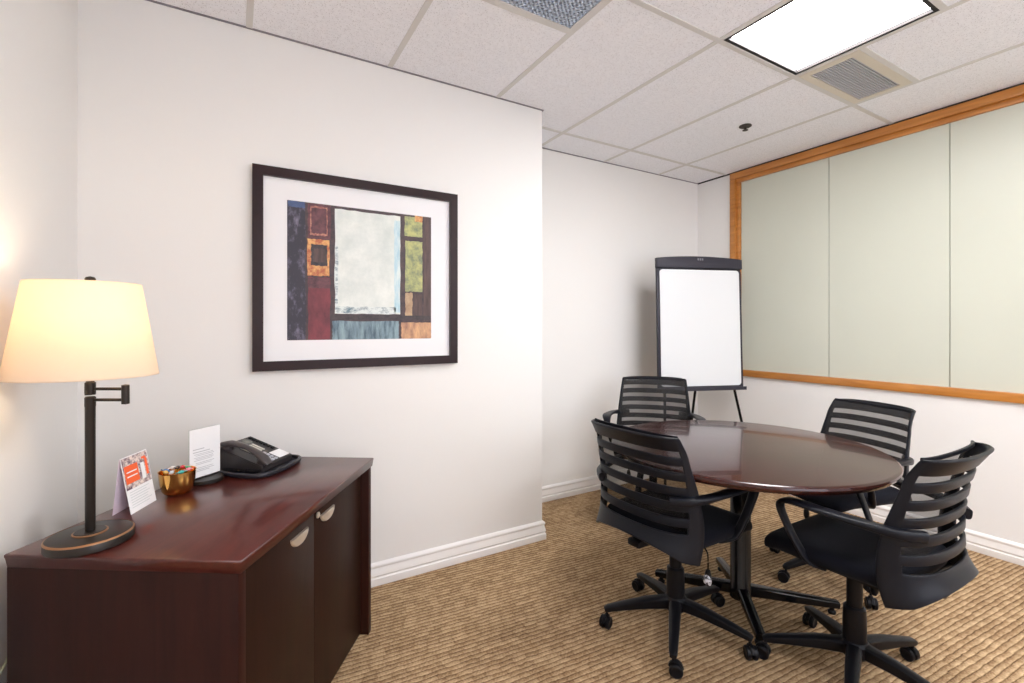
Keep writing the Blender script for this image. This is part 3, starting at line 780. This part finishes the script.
for k, (z, u0, u1) in enumerate([(0.118, -.046, -.004), (0.108, -.046, .018), (0.101, -.042, .030), (0.096, -.036, .034), (0.089, -.042, .030), (0.084, -.036, .032), (0.079, -.042, .026),
                                 (0.070, -.036, .034), (0.065, -.036, .024), (0.052, -.036, .030), (0.046, -.036, .034), (0.041, -.036, .016)]):
    h_ = 0.0016 if k > 1 else 0.0026
    vs = [b.verts.new(v) for v in ((u0, -0.0011, z), (u1, -0.0011, z), (u1, -0.0011, z + h_), (u0, -0.0011, z + h_))]
    b.faces.new(vs)
obj('printed_text', b, M['ink'], sheet, smooth=False)

# ------------------------------------------------------------------ phone tray and phone
TR = rm(-1.040, 1.856, CR_Z); trr = math.radians(-90 - 6) - TH + PI / 2    # local +x to the front (towards the doors)
trr = math.radians(-5) - TH
tray = thing('phone_tray', 'black curved desk tray with raised rim under the telephone', 'tray', TR, trr)
outl = catmull([(0.150, 0.0, 0), (0.142, 0.085, 0), (0.108, 0.120, 0), (0.0, 0.128, 0), (-0.110, 0.120, 0), (-0.125, 0.0, 0), (-0.102, -0.078, 0), (-0.045, -0.108, 0), (0.02, -0.132, 0), (0.105, -0.136, 0), (0.142, -0.090, 0)], 6, closed=True)
b = bmesh.new(); extrude_outline(b, [(p.x, p.y) for p in outl], 0.0, 0.006, bev=0.002)
obj('tray_pad', b, M['tray'], tray)
b = bmesh.new()
loop = [Vector((p.x, p.y, 0.009)) for p in outl]
n = len(loop); rings = []
for i, p in enumerate(loop):
    t_ = (loop[(i + 1) % n] - loop[i - 1]).normalized(); s_ = Vector((t_.y, -t_.x, 0))
    rings.append([b.verts.new(p + s_ * (0.007 * math.cos(a)) + Vector((0, 0, 0.009 * math.sin(a)))) for a in [2 * PI * q / 8 for q in range(8)]])
for i in range(n):
    for q in range(8): b.faces.new((rings[i][q], rings[i][(q + 1) % 8], rings[(i + 1) % n][(q + 1) % 8], rings[(i + 1) % n][q]))
bmesh.ops.recalc_face_normals(b, faces=b.faces[:])
obj('tray_rim', b, M['tray'], tray)

PHP = rm(-1.041, 1.866, CR_Z + 0.006); phr = math.radians(-8) - TH
phone = thing('desk_phone', 'dark grey office telephone with handset on the black tray', 'telephone', PHP, phr)
# wedge body: local x to the front (low), y across; handset on the -y side
def wedge(x0, x1, y0, y1, z0, zb, zf, bev=0.003):
    b = bmesh.new()
    co = [(x0, y0, z0), (x1, y0, z0), (x1, y1, z0), (x0, y1, z0), (x0, y0, zb), (x1, y0, zf), (x1, y1, zf), (x0, y1, zb)]
    v = [b.verts.new(c) for c in co]
    for q in ((3, 2, 1, 0), (4, 5, 6, 7), (0, 1, 5, 4), (1, 2, 6, 5), (2, 3, 7, 6), (3, 0, 4, 7)): b.faces.new([v[i] for i in q])
    bmesh.ops.bevel(b, geom=b.edges[:], offset=bev, segments=2, affect='EDGES')
    return b
PX0, PX1, PZB, PZF = -0.085, 0.105, 0.090, 0.022
obj('phone_body', wedge(PX0, PX1, -0.094, 0.090, 0.0, PZB, PZF), M['phone'], phone)
slope = math.atan2(PZB - PZF, PX1 - PX0)
def face_z(x): return PZB + (PZF - PZB) * (x - PX0) / (PX1 - PX0)
def on_face(name, x0, x1, y0, y1, h, mat, lab=None, par=phone, bev=0.001):
    b = nbox(0, (x1 - x0) / math.cos(slope), y0, y1, -0.001, h, bev=bev, seg=1)
    bmesh.ops.rotate(b, verts=b.verts[:], cent=(0, 0, 0), matrix=Matrix.Rotation(slope, 3, 'Y'))
    o = obj(name, b, mat, par, loc=(x0, 0, face_z(x0)))
    if lab: o['label'] = lab
    return o
on_face('display', -0.070, -0.040, -0.030, 0.050, 0.002, M['display'], 'grey display window')
for r_ in range(6):
    on_face('label_strip', -0.032 + 0.0 * r_, 0.022, 0.0 + 0.0 + (-0.036 + r_ * 0.0155), -0.036 + r_ * 0.0155 + 0.0085, 0.003, M['keys'], 'pale key label strip') if r_ < 5 else None
for r_ in range(7):
    on_face('line_key', -0.076 + r_ * 0.0165, -0.064 + r_ * 0.0165, 0.064, 0.080, 0.004, M['black'])
on_face('paper_label', 0.048, 0.095, 0.022, 0.084, 0.002, M['paper'], 'white directory card')
for i in range(4):
    for j in range(3):
        on_face('dial_key', 0.034 + i * 0.0165, 0.046 + i * 0.0165, -0.038 + j * 0.018, -0.025 + j * 0.018, 0.004, M['slatmetal'] if (i + j) % 1 == 0 else M['black'])
# handset
hs = []
hx = [-0.105, -0.075, -0.04, 0.0, 0.04, 0.075, 0.105]
for i, x in enumerate(hx):
    arch = 0.026 * (1 - (x / 0.105) ** 2)
    hs.append((x, -0.066, 0.034 + arch))
b = bmesh.new()
sweep(b, catmull(hs, 5), [0.034, 0.044, 0.034, 0.028, 0.034, 0.044, 0.036], [0.014, 0.022, 0.017, 0.014, 0.017, 0.022, 0.016], side=(0, 1, 0), seg=16, power=2.8)
for x in (-0.078, 0.078):
    lathe(b, [(0.0, -0.016), (0.019, -0.016), (0.022, -0.008), (0.020, 0.010), (0.0, 0.012)], 20, (x, -0.066, 0.036))
bmesh.ops.rotate(b, verts=b.verts[:], cent=(0, 0, 0.03), matrix=Matrix.Rotation(slope, 3, 'Y'))
bmesh.ops.translate(b, vec=(0.014, 0, 0.026), verts=b.verts[:])
hsz = obj('handset', b, M['handset'], phone)
pts = []
for i in range(120):
    a = i / 119; th_ = a * 2 * PI * 16
    base = Vector((0.100 - 0.15 * a, -0.101 - 0.002 * math.sin(PI * a), 0.009 + 0.0 * a))
    pts.append(base + Vector((0, math.cos(th_) * 0.005, math.sin(th_) * 0.005)))
obj('coiled_cord', sweep(bmesh.new(), pts, 0.0028, 0.0028, seg=5, power=2), M['black'], phone)

# lamp cord drooping behind the credenza
cp = [cl(0.10, 0.30, 0.60), cl(-0.005, 0.10, 0.56), Vector((A_L + 0.006, cl(0, -0.01).y, 0.44)), Vector((A_L + 0.006, cl(0, -0.12).y, 0.36)), Vector((A_L + 0.006, cl(0, -0.20).y, 0.33))]
cp = [Vector((A_L + 0.005, 1.86, 0.50)), Vector((A_L + 0.005, 1.75, 0.43)), Vector((A_L + 0.005, 1.62, 0.405)), Vector((A_L + 0.005, 1.545, 0.405)), Vector((A_L + 0.005, 1.47, 0.36)), Vector((A_L + 0.005, 1.40, 0.30))]
o = obj('lamp_cord', sweep(bmesh.new(), catmull(cp, 6), 0.007, 0.007, seg=8, power=2), P('ivory_cord', (0.62, 0.66, 0.45), 0.5)); tag(o, 'pale electric cord hanging on the wall behind the credenza', 'cord')

# ------------------------------------------------------------------ flip-chart easel
FP = rm(1.392, 3.60, 0); frz = math.radians(10.5) - TH
flip = thing('flipchart_easel', 'whiteboard flip-chart easel with grey frame standing in the far corner', 'easel', FP, frz)
FZ0, FZ1, FHW = 0.792, 1.800, 0.352
# board leaning back slightly
tilt = Matrix.Rotation(math.radians(-2.0), 3, 'X')
def leaned(b):
    bmesh.ops.rotate(b, verts=b.verts[:], cent=(0, 0, FZ0), matrix=tilt); return b
t_ = 0.012
b = bmesh.new(); box(b, -FHW, -FHW + 0.022, -t_, t_, FZ0 + 0.02, FZ1 - 0.10, bev=0.003)
obj('side_rail', leaned(b), M['boardframe'], flip)
b = bmesh.new(); box(b, FHW - 0.022, FHW, -t_, t_, FZ0 + 0.02, FZ1 - 0.10, bev=0.003)
obj('side_rail', leaned(b), M['boardframe'], flip)
b = bmesh.new(); box(b, -FHW, FHW, -0.002, 0.010, FZ0 + 0.015, FZ1 - 0.085); obj('board_backing', leaned(b), M['boardframe'], flip)
# white writing surface with rounded corners
b = bmesh.new()
pts = rounded_rect(2 * FHW - 0.042, FZ1 - FZ0 - 0.125, 0.024)
extrude_outline(b, pts, 0.0, 0.004)
bmesh.ops.rotate(b, verts=b.verts[:], cent=(0, 0, 0), matrix=Matrix.Rotation(PI / 2, 3, 'X'))
bmesh.ops.translate(b, vec=(0, -0.0125, (FZ0 + FZ1) / 2 - 0.035), verts=b.verts[:])
o = obj('whiteboard', leaned(b), M['board'], flip); o['label'] = 'blank white writing surface'
# clamp bar with arched top
b = bmesh.new()
arch = [(-FHW - 0.003, FZ1 - 0.085), (FHW + 0.003, FZ1 - 0.085)] + [(FHW + 0.003 - (2 * FHW + 0.006) * k / 24, FZ1 - 0.012 + 0.018 * (1 - (1 - 2 * k / 24) ** 2)) for k in range(25)]
extrude_outline(b, arch, 0.0, 0.040, bev=0.005)
bmesh.ops.rotate(b, verts=b.verts[:], cent=(0, 0, 0), matrix=Matrix.Rotation(PI / 2, 3, 'X'))
bmesh.ops.translate(b, vec=(0, 0.014, 0), verts=b.verts[:])
cb = obj('clamp_bar', leaned(b), M['boardframe'], flip)
b = bmesh.new()
for x in (-0.018, 0.0, 0.018): box(b, x - 0.006, x + 0.006, -0.0285, -0.026, FZ1 - 0.026, FZ1 - 0.010, bev=0.0008, seg=1)
o = obj('maker_mark', leaned(b), P('mark_grey', (0.22, 0.22, 0.24), 0.4), cb); o['label'] = 'tiny pale mark on the clamp bar'
b = bmesh.new(); box(b, -FHW - 0.003, FHW + 0.003, -0.045, 0.012, FZ0 - 0.006, FZ0 + 0.006, bev=0.002); box(b, -FHW - 0.003, FHW + 0.003, -0.048, -0.042, FZ0 - 0.006, FZ0 + 0.020, bev=0.002)
box(b, -FHW, FHW, -0.012, 0.012, FZ0 + 0.004, FZ0 + 0.036, bev=0.002)
obj('marker_tray', leaned(b), M['boardframe'], flip)
def rod(p, q, r): return sweep(bmesh.new(), [p, q], 2 * r, 2 * r, seg=12, power=2)
obj('leg', rod((-0.295, 0.006, FZ0 - 0.002), (-0.345, -0.10, 0.012), 0.010), M['blkmetal'], flip)
obj('leg', rod((0.285, 0.006, FZ0 - 0.002), (0.435, -0.06, 0.012), 0.010), M['blkmetal'], flip)
obj('leg', rod((0.02, 0.030, 1.15), (0.035, 0.30, 0.012), 0.010), M['blkmetal'], flip)
for (x, y) in ((-0.345, -0.10), (0.435, -0.06), (0.035, 0.30)):
    obj('rubber_foot', lathe(bmesh.new(), [(0.0, 0.0), (0.014, 0.0), (0.014, 0.026), (0.010, 0.032), (0.0, 0.032)], 14, (x, y, 0)), M['black'], flip)

# ------------------------------------------------------------------ round table
TC = rm(1.004, 2.135, 0)
tbl = thing('round_table', 'round glossy mahogany meeting table on a black four-foot pedestal', 'table', TC, -TH)
TR_, TZ = 0.570, 0.740
prof = [(0.0, TZ - 0.034), (TR_ - 0.030, TZ - 0.034), (TR_ - 0.012, TZ - 0.030), (TR_ - 0.002, TZ - 0.020), (TR_, TZ - 0.013), (TR_ - 0.002, TZ - 0.006), (TR_ - 0.008, TZ - 0.0012), (TR_ - 0.014, TZ), (0.0, TZ)]
obj('tabletop', lathe(bmesh.new(), prof, 128), M['table'], tbl, ang=30)
obj('pedestal_column', lathe(bmesh.new(), [(0.0, 0.055), (0.046, 0.056), (0.046, 0.10), (0.043, 0.105), (0.043, 0.69), (0.0, 0.69)], 32), M['blkmetal'], tbl)
b = bmesh.new()
for k in range(4):
    a = PI / 2 * k
    m_ = Matrix.Rotation(a, 4, 'Z'); box(b, 0.0, 0.30, -0.022, 0.022, 0.678, 0.706, bev=0.003, mtx=m_)
obj('top_bracket', b, M['blkmetal'], tbl)
for k, (dx, dy) in enumerate([(0.415, -0.035), (-0.310, 0.235), (-0.040, -0.258), (0.06, 0.36)]):
    L_ = math.hypot(dx, dy); a = math.atan2(dy, dx); u = (math.cos(a), math.sin(a))
    b = bmesh.new()
    sweep(b, [(u[0] * 0.03, u[1] * 0.03, 0.088), (u[0] * L_ * 0.6, u[1] * L_ * 0.6, 0.060), (u[0] * L_, u[1] * L_, 0.040)], [0.046, 0.044, 0.040], [0.050, 0.040, 0.030], seg=12, power=4)
    ft = obj('foot', b, M['blkmetal'], tbl)
    obj('foot_glide', lathe(bmesh.new(), [(0.0, 0.0), (0.016, 0.0), (0.017, 0.010), (0.010, 0.016), (0.010, 0.030), (0.0, 0.030)], 14, (u[0] * (L_ - 0.025), u[1] * (L_ - 0.025), 0)), M['black'], ft)

# ------------------------------------------------------------------ mesh-back swivel chair
def interp(tab, x):
    if x <= tab[0][0]: return tab[0][1]
    for (a, va), (b_, vb) in zip(tab, tab[1:]):
        if x <= b_:
            t = (x - a) / (b_ - a); t = t * t * (3 - 2 * t) if False else t
            return va + (vb - va) * t
    return tab[-1][1]
Z0, Z1 = 0.405, 0.872
HW = [(0.405, 0.238), (0.45, 0.240), (0.55, 0.240), (0.65, 0.232), (0.75, 0.222), (0.872, 0.208)]
BK = [(0.405, 0.036), (0.44, 0.022), (0.48, 0.010), (0.55, 0.0), (0.65, 0.000), (0.74, 0.012), (0.80, 0.028), (0.84, 0.046), (0.872, 0.072)]
WR = [(0.405, 0.125), (0.50, 0.120), (0.60, 0.105), (0.75, 0.078), (0.872, 0.082)]
YB = -0.275
def back_pt(u, z, off=0.0, zb=None):
    w = interp(HW, z); x = w * math.sin(u * PI / 2 * 0.93) / math.sin(PI / 2 * 0.93)
    y = YB - interp(BK, z if zb is None else zb) + interp(WR, z) * abs(u) ** 2.3 + off
    return Vector((x, y, z - 0.006 * abs(u) ** 2 * (z - 0.6) / 0.27))
GAP0, PITCH_, GH = 0.512, 0.0565, 0.0250
gaps = [(GAP0 + k * PITCH_, GAP0 + k * PITCH_ + GH) for k in range(6)]
def backrest_bm():
    b = bmesh.new()
    zs = sorted({Z0, 0.43, 0.455, 0.48, 0.50, Z1, 0.861} | {z for g_ in gaps for z in g_})
    def remap(u, z):
        ug = 0.74 + 0.11 * min(1, max(0, (z - 0.50) / 0.30))
        a = abs(u); a = a * ug / 0.865 if a <= 0.865 else ug + (a - 0.865) / 0.135 * (1 - ug)
        return math.copysign(a, u)
    def arch(u, z):
        lo = 0.398 + 0.072 * (1 - abs(u) ** 2.2)
        return z if z >= 0.512 else lo + (z - 0.405) / (0.512 - 0.405) * (0.512 - lo)
    us = [-1, -0.965, -0.93, -0.89, -0.865] + [-0.80 + 1.6 * k / 20 for k in range(21)] + [0.865, 0.89, 0.93, 0.965, 1]
    V = [[b.verts.new(back_pt(remap(u, z), arch(u, z), zb=z)) for u in us] for z in zs]
    for j in range(len(zs) - 1):
        zm = (zs[j] + zs[j + 1]) / 2
        for i in range(len(us) - 1):
            um = abs((us[i] + us[i + 1]) / 2)
            if any(g0 < zm < g1 for g0, g1 in gaps) and um < 0.865: continue
            b.faces.new((V[j][i], V[j][i + 1], V[j + 1][i + 1], V[j + 1][i]))
    bmesh.ops.recalc_face_normals(b, faces=b.faces[:])
    for v in [v for v in b.verts if not v.link_faces]: b.verts.remove(v)
    return b
def cushion_bm():
    b = bmesh.new(); nx, ny = 16, 16; W_, Dp = 0.485, 0.455
    top, bot = [], []
    def pt(u, v, s):
        # superellipse footprint
        x = u * W_ / 2; y = v * Dp / 2
        k = 1 - 0.10 * (abs(u) ** 4) * (abs(v) ** 4)
        x *= k * (1 - 0.05 * (v < 0) * abs(v)); y = y * k + 0.005
        edge = max(abs(u), abs(v)) ** 6
        drop = 0.030 * max(0, v - 0.45) ** 1.5 * 2.2
        if s > 0: z = 0.503 - 0.020 * edge - drop - 0.008 * (1 - u * u) * (1 - v * v)
        else: z = 0.432 + 0.012 * edge - drop * 0.8 + 0.0
        return (x, y, z)
    for s, dst in ((1, top), (-1, bot)):
        for j in range(ny + 1): dst.append([b.verts.new(pt(-1 + 2 * i / nx, -1 + 2 * j / ny, s)) for i in range(nx + 1)])
    for j in range(ny):
        for i in range(nx):
            b.faces.new((top[j][i], top[j][i + 1], top[j + 1][i + 1], top[j + 1][i]))
            b.faces.new((bot[j][i], bot[j + 1][i], bot[j + 1][i + 1], bot[j][i + 1]))
    for i in range(nx):
        b.faces.new((bot[0][i], bot[0][i + 1], top[0][i + 1], top[0][i])); b.faces.new((top[ny][i], top[ny][i + 1], bot[ny][i + 1], bot[ny][i]))
    for j in range(ny):
        b.faces.new((top[j][0], top[j + 1][0], bot[j + 1][0], bot[j][0])); b.faces.new((bot[j][nx], bot[j + 1][nx], top[j + 1][nx], top[j][nx]))
    return b
CH_GROUP = 'mesh-back swivel chairs around the table'
def make_chair(name='office_chair'):
    t = thing(name, 'x', 'chair', (0, 0, 0), 0, CH_GROUP)
    lift = []        # parts that rise with the gas lift
    o = obj('seat', cushion_bm(), M['seat'], t, ang=60); lift.append(o)
    m = o.modifiers.new('s', 'SUBSURF'); m.levels = 1; m.render_levels = 1
    b = nbox(-0.20, 0.20, -0.215, 0.17, 0.424, 0.440, bev=0.006); lift.append(obj('seat_pan', b, M['black'], t))
    b = nbox(-0.065, 0.065, -0.10, 0.10, 0.385, 0.426, bev=0.012); box(b, -0.03, 0.03, -0.265, -0.08, 0.400, 0.428, bev=0.008)
    lift.append(obj('tilt_mechanism', b, M['black'], t))
    o = obj('backrest', backrest_bm(), M['shell'], t, ang=60); lift.append(o)
    m = o.modifiers.new('t', 'SOLIDIFY'); m.thickness = 0.011; m.offset = 0
    m = o.modifiers.new('b', 'BEVEL'); m.width = 0.0028; m.segments = 2; m.limit_method = 'ANGLE'; m.angle_limit = math.radians(50)
    # mesh fabric panel, flatter than the ribs, with its own rim
    b = bmesh.new(); zs = [0.50 + (0.862 - 0.50) * k / 10 for k in range(11)]; us = [-0.93 + 1.86 * k / 16 for k in range(17)]
    def mp_(u, z):
        p = back_pt(u, z); e = back_pt(0.93, z)
        y = e.y - 0.022 * (1 - (u / 0.93) ** 2)
        return Vector((p.x, y + 0.006, z))
    V = [[b.verts.new(mp_(u, z)) for u in us] for z in zs]
    for j in range(10):
        for i in range(16): b.faces.new((V[j][i], V[j][i + 1], V[j + 1][i + 1], V[j + 1][i]))
    o = obj('back_mesh', b, M['mesh'], t, ang=80); o['label'] = 'see-through dark mesh panel'; lift.append(o)
    b = bmesh.new(); sweep(b, [mp_(u, 0.862) + Vector((0, 0, 0.002)) for u in us], 0.009, 0.014, seg=8, power=3)
    lift.append(obj('mesh_rim', b, M['shell'], t))
    for s in (-1, 1):
        path = catmull([(s * 0.170, -0.262, 0.628), (s * 0.226, -0.215, 0.634), (s * 0.262, -0.13, 0.644), (s * 0.280, -0.02, 0.652), (s * 0.284, 0.055, 0.655), (s * 0.280, 0.100, 0.646), (s * 0.276, 0.113, 0.620),
                        (s * 0.268, 0.098, 0.570), (s * 0.256, 0.068, 0.505), (s * 0.236, 0.040, 0.452), (s * 0.190, 0.010, 0.428)], 6)
        b = bmesh.new()
        sweep(b, path, [0.026, 0.032, 0.044, 0.056, 0.058, 0.050, 0.038, 0.034, 0.032, 0.034, 0.034], [0.036, 0.032, 0.022, 0.016, 0.015, 0.017, 0.018, 0.017, 0.016, 0.015, 0.012], seg=14, power=3.2, side=(1, 0.0, 0.0))
        lift.append(obj('armrest', b, M['shell'], t, ang=50))
    b = bmesh.new(); sweep(b, catmull([(0.05, 0.0, 0.405), (0.11, 0.0, 0.395), (0.145, 0.0, 0.370), (0.152, 0.0, 0.345), (0.152, 0.0, 0.290)], 5), 0.006, 0.006, seg=8, power=2)
    lv = obj('height_lever', b, M['blkmetal'], t); lift.append(lv)
    b = lathe(bmesh.new(), [(0.0, 0.300), (0.009, 0.296), (0.014, 0.270), (0.014, 0.250), (0.008, 0.236), (0.0, 0.234)], 16, (0.152, 0.0, 0))
    obj('lever_knob', b, M['black'], lv)
    b = lathe(bmesh.new(), [(0.0, 0.125), (0.036, 0.126), (0.037, 0.20), (0.035, 0.255), (0.028, 0.262), (0.0, 0.262)], 28)
    obj('column_cover', b, M['black'], t)
    b = lathe(bmesh.new(), [(0.0, 0.255), (0.025, 0.256), (0.025, 0.40), (0.0, 0.40)], 24)
    obj('gas_column', b, M['black'], t)
    obj('base_hub', lathe(bmesh.new(), [(0.0, 0.078), (0.036, 0.080), (0.046, 0.092), (0.046, 0.130), (0.038, 0.140), (0.0, 0.140)], 30), M['black'], t)
    for k in range(5):
        a = 2 * PI * k / 5; ux, uy = math.cos(a), math.sin(a); R = 0.288
        b = bmesh.new()
        sweep(b, [(ux * 0.030, uy * 0.030, 0.112), (ux * 0.12, uy * 0.12, 0.106), (ux * 0.22, uy * 0.22, 0.090), (ux * (R - 0.005), uy * (R - 0.005), 0.078), (ux * (R + 0.010), uy * (R + 0.010), 0.073)],
              [0.050, 0.046, 0.038, 0.032, 0.024], [0.052, 0.044, 0.032, 0.026, 0.018], seg=12, power=3.4)
        leg = obj('base_leg', b, M['black'], t)
        # twin-wheel caster
        b = bmesh.new(); sw = k * 1.9 + 0.6
        for s in (-1, 1):
            w_ = lathe(bmesh.new(), [(0.0, -0.009), (0.021, -0.009), (0.0245, -0.006), (0.0250, 0.0), (0.0245, 0.006), (0.019, 0.009), (0.016, 0.0075), (0.0, 0.0075)], 22)
            bmesh.ops.rotate(w_, verts=w_.verts[:], cent=(0, 0, 0), matrix=Matrix.Rotation(s * PI / 2, 3, 'Y'))
            bmesh.ops.translate(w_, verts=w_.verts[:], vec=(s * 0.013, -0.010, 0.025))
            me_ = bpy.data.meshes.new('tmp'); w_.to_mesh(me_); w_.free(); b.from_mesh(me_); bpy.data.meshes.remove(me_)
        # hood
        hood = catmull([(0, -0.034, 0.030), (0, -0.026, 0.046), (0, -0.006, 0.054), (0, 0.010, 0.046), (0, 0.015, 0.034)], 3)
        sweep(b, hood, 0.014, 0.007, seg=8, power=3, side=(1, 0, 0))
        sweep(b, [(0, 0, 0.048), (0, 0, 0.074)], 0.011, 0.011, seg=10, power=2, side=(1, 0, 0))
        bmesh.ops.rotate(b, verts=b.verts[:], cent=(0, 0, 0), matrix=Matrix.Rotation(sw, 3, 'Z'))
        bmesh.ops.translate(b, verts=b.verts[:], vec=(ux * R, uy * R, 0))
        obj('caster', b, M['black'], leg)
    return t, [o.name for o in lift]
LIFTED = ('seat', 'seat_pan', 'tilt_mechanism', 'backrest', 'back_mesh', 'mesh_rim', 'armrest', 'height_lever')
chair0, _ = make_chair()
def copy_chair():
    r = chair0.copy(); C.objects.link(r)
    for ch in list(chair0.children):
        c = ch.copy(); C.objects.link(c); c.parent = r
        for g_ in ch.children:
            d = g_.copy(); C.objects.link(d); d.parent = c
    return r
def place_chair(i, x, y, face, spoke, dz, label):
    """x, y seen from the camera's stand; face: heading of the seat, spoke: heading of one base leg (degrees)"""
    c = chair0 if i == 0 else copy_chair()
    p = rm(x, y); c.location = p; c.rotation_euler[2] = math.radians(face) - TH - PI / 2
    c['label'] = label
    for ch in c.children:
        st = ch.name.split('.')[0]
        if st in LIFTED: ch.location.z += dz
        elif st in ('base_leg',):
            ch.rotation_euler[2] = math.radians(spoke - face) + PI / 2
    return c
specs = [
    (0.665, 1.998, 35, -38, 0.012, 'mesh-back swivel chair nearest the credenza, seen from behind'),
    (1.222, 1.718, 121, 88, 0.018, 'mesh-back swivel chair in front right, nearest the camera, seen side-on'),
    (0.862, 3.020, -107, 20, 0.045, 'mesh-back swivel chair behind the table, in front of the easel'),
    (1.612, 2.430, 196, 195, -0.008, 'mesh-back swivel chair beyond the table, under the glazed panels'),
]
import os
chairs = [None] * 4
for i in (3, 2, 1): pass
# copies first (chair0 still at rest), then the first one
for i in (1, 2, 3): chairs[i] = place_chair(i, *specs[i])
chairs[0] = place_chair(0, *specs[0])
# a small patterned tag hangs from the lever of the chair nearest the credenza
b = lathe(bmesh.new(), [(0.0, -0.016), (0.014, -0.013), (0.020, 0.0), (0.016, 0.012), (0.006, 0.018), (0.0, 0.018)], 14)
bmesh.ops.scale(b, vec=(1, 0.35, 1.1), verts=b.verts[:])
tagm = art('silver_pattern', (0.03, 0.03, 0.05), (0.75, 0.78, 0.88), 60, (1, 1, 1), (0.46, 0.54), rough=0.25)
for ch in chairs[0].children:
    if ch.name.split('.')[0] == 'height_lever':
        o = obj('hang_tag', b, tagm, ch, loc=(0.158, -0.014, 0.262)); o['label'] = 'small silver patterned tag'

# ------------------------------------------------------------------ camera, world, view
cam_d = bpy.data.cameras.new('camera'); cam = bpy.data.objects.new('camera', cam_d); C.objects.link(cam)
cam.location = (0, 0, CAMH); cam.rotation_euler = (PI / 2, 0, -(PI / 2 - (PI / 2 - TH)))
cam_d.sensor_width = 36; cam_d.lens = FPX * 36 / 1024; cam_d.shift_x = -(CX - 512) / 1024; cam_d.shift_y = -(341.5 - HV) / 1024
cam_d.clip_start = 0.02
S.camera = cam
w = bpy.data.worlds.new('world'); S.world = w; w.use_nodes = True
w.node_tree.nodes['Background'].inputs['Color'].default_value = (0.9, 0.92, 1.0, 1); w.node_tree.nodes['Background'].inputs['Strength'].default_value = 0.3
S.view_settings.view_transform = 'Standard'; S.view_settings.look = 'None'; S.view_settings.gamma = 1.0; S.view_settings.use_curve_mapping = False
S.view_settings.exposure = 0.20
try:
    S.cycles.max_bounces = 10; S.cycles.diffuse_bounces = 7; S.cycles.use_denoising = True
    S.cycles.transparent_max_bounces = 16; S.cycles.sample_clamp_indirect = 6.0
except Exception: pass
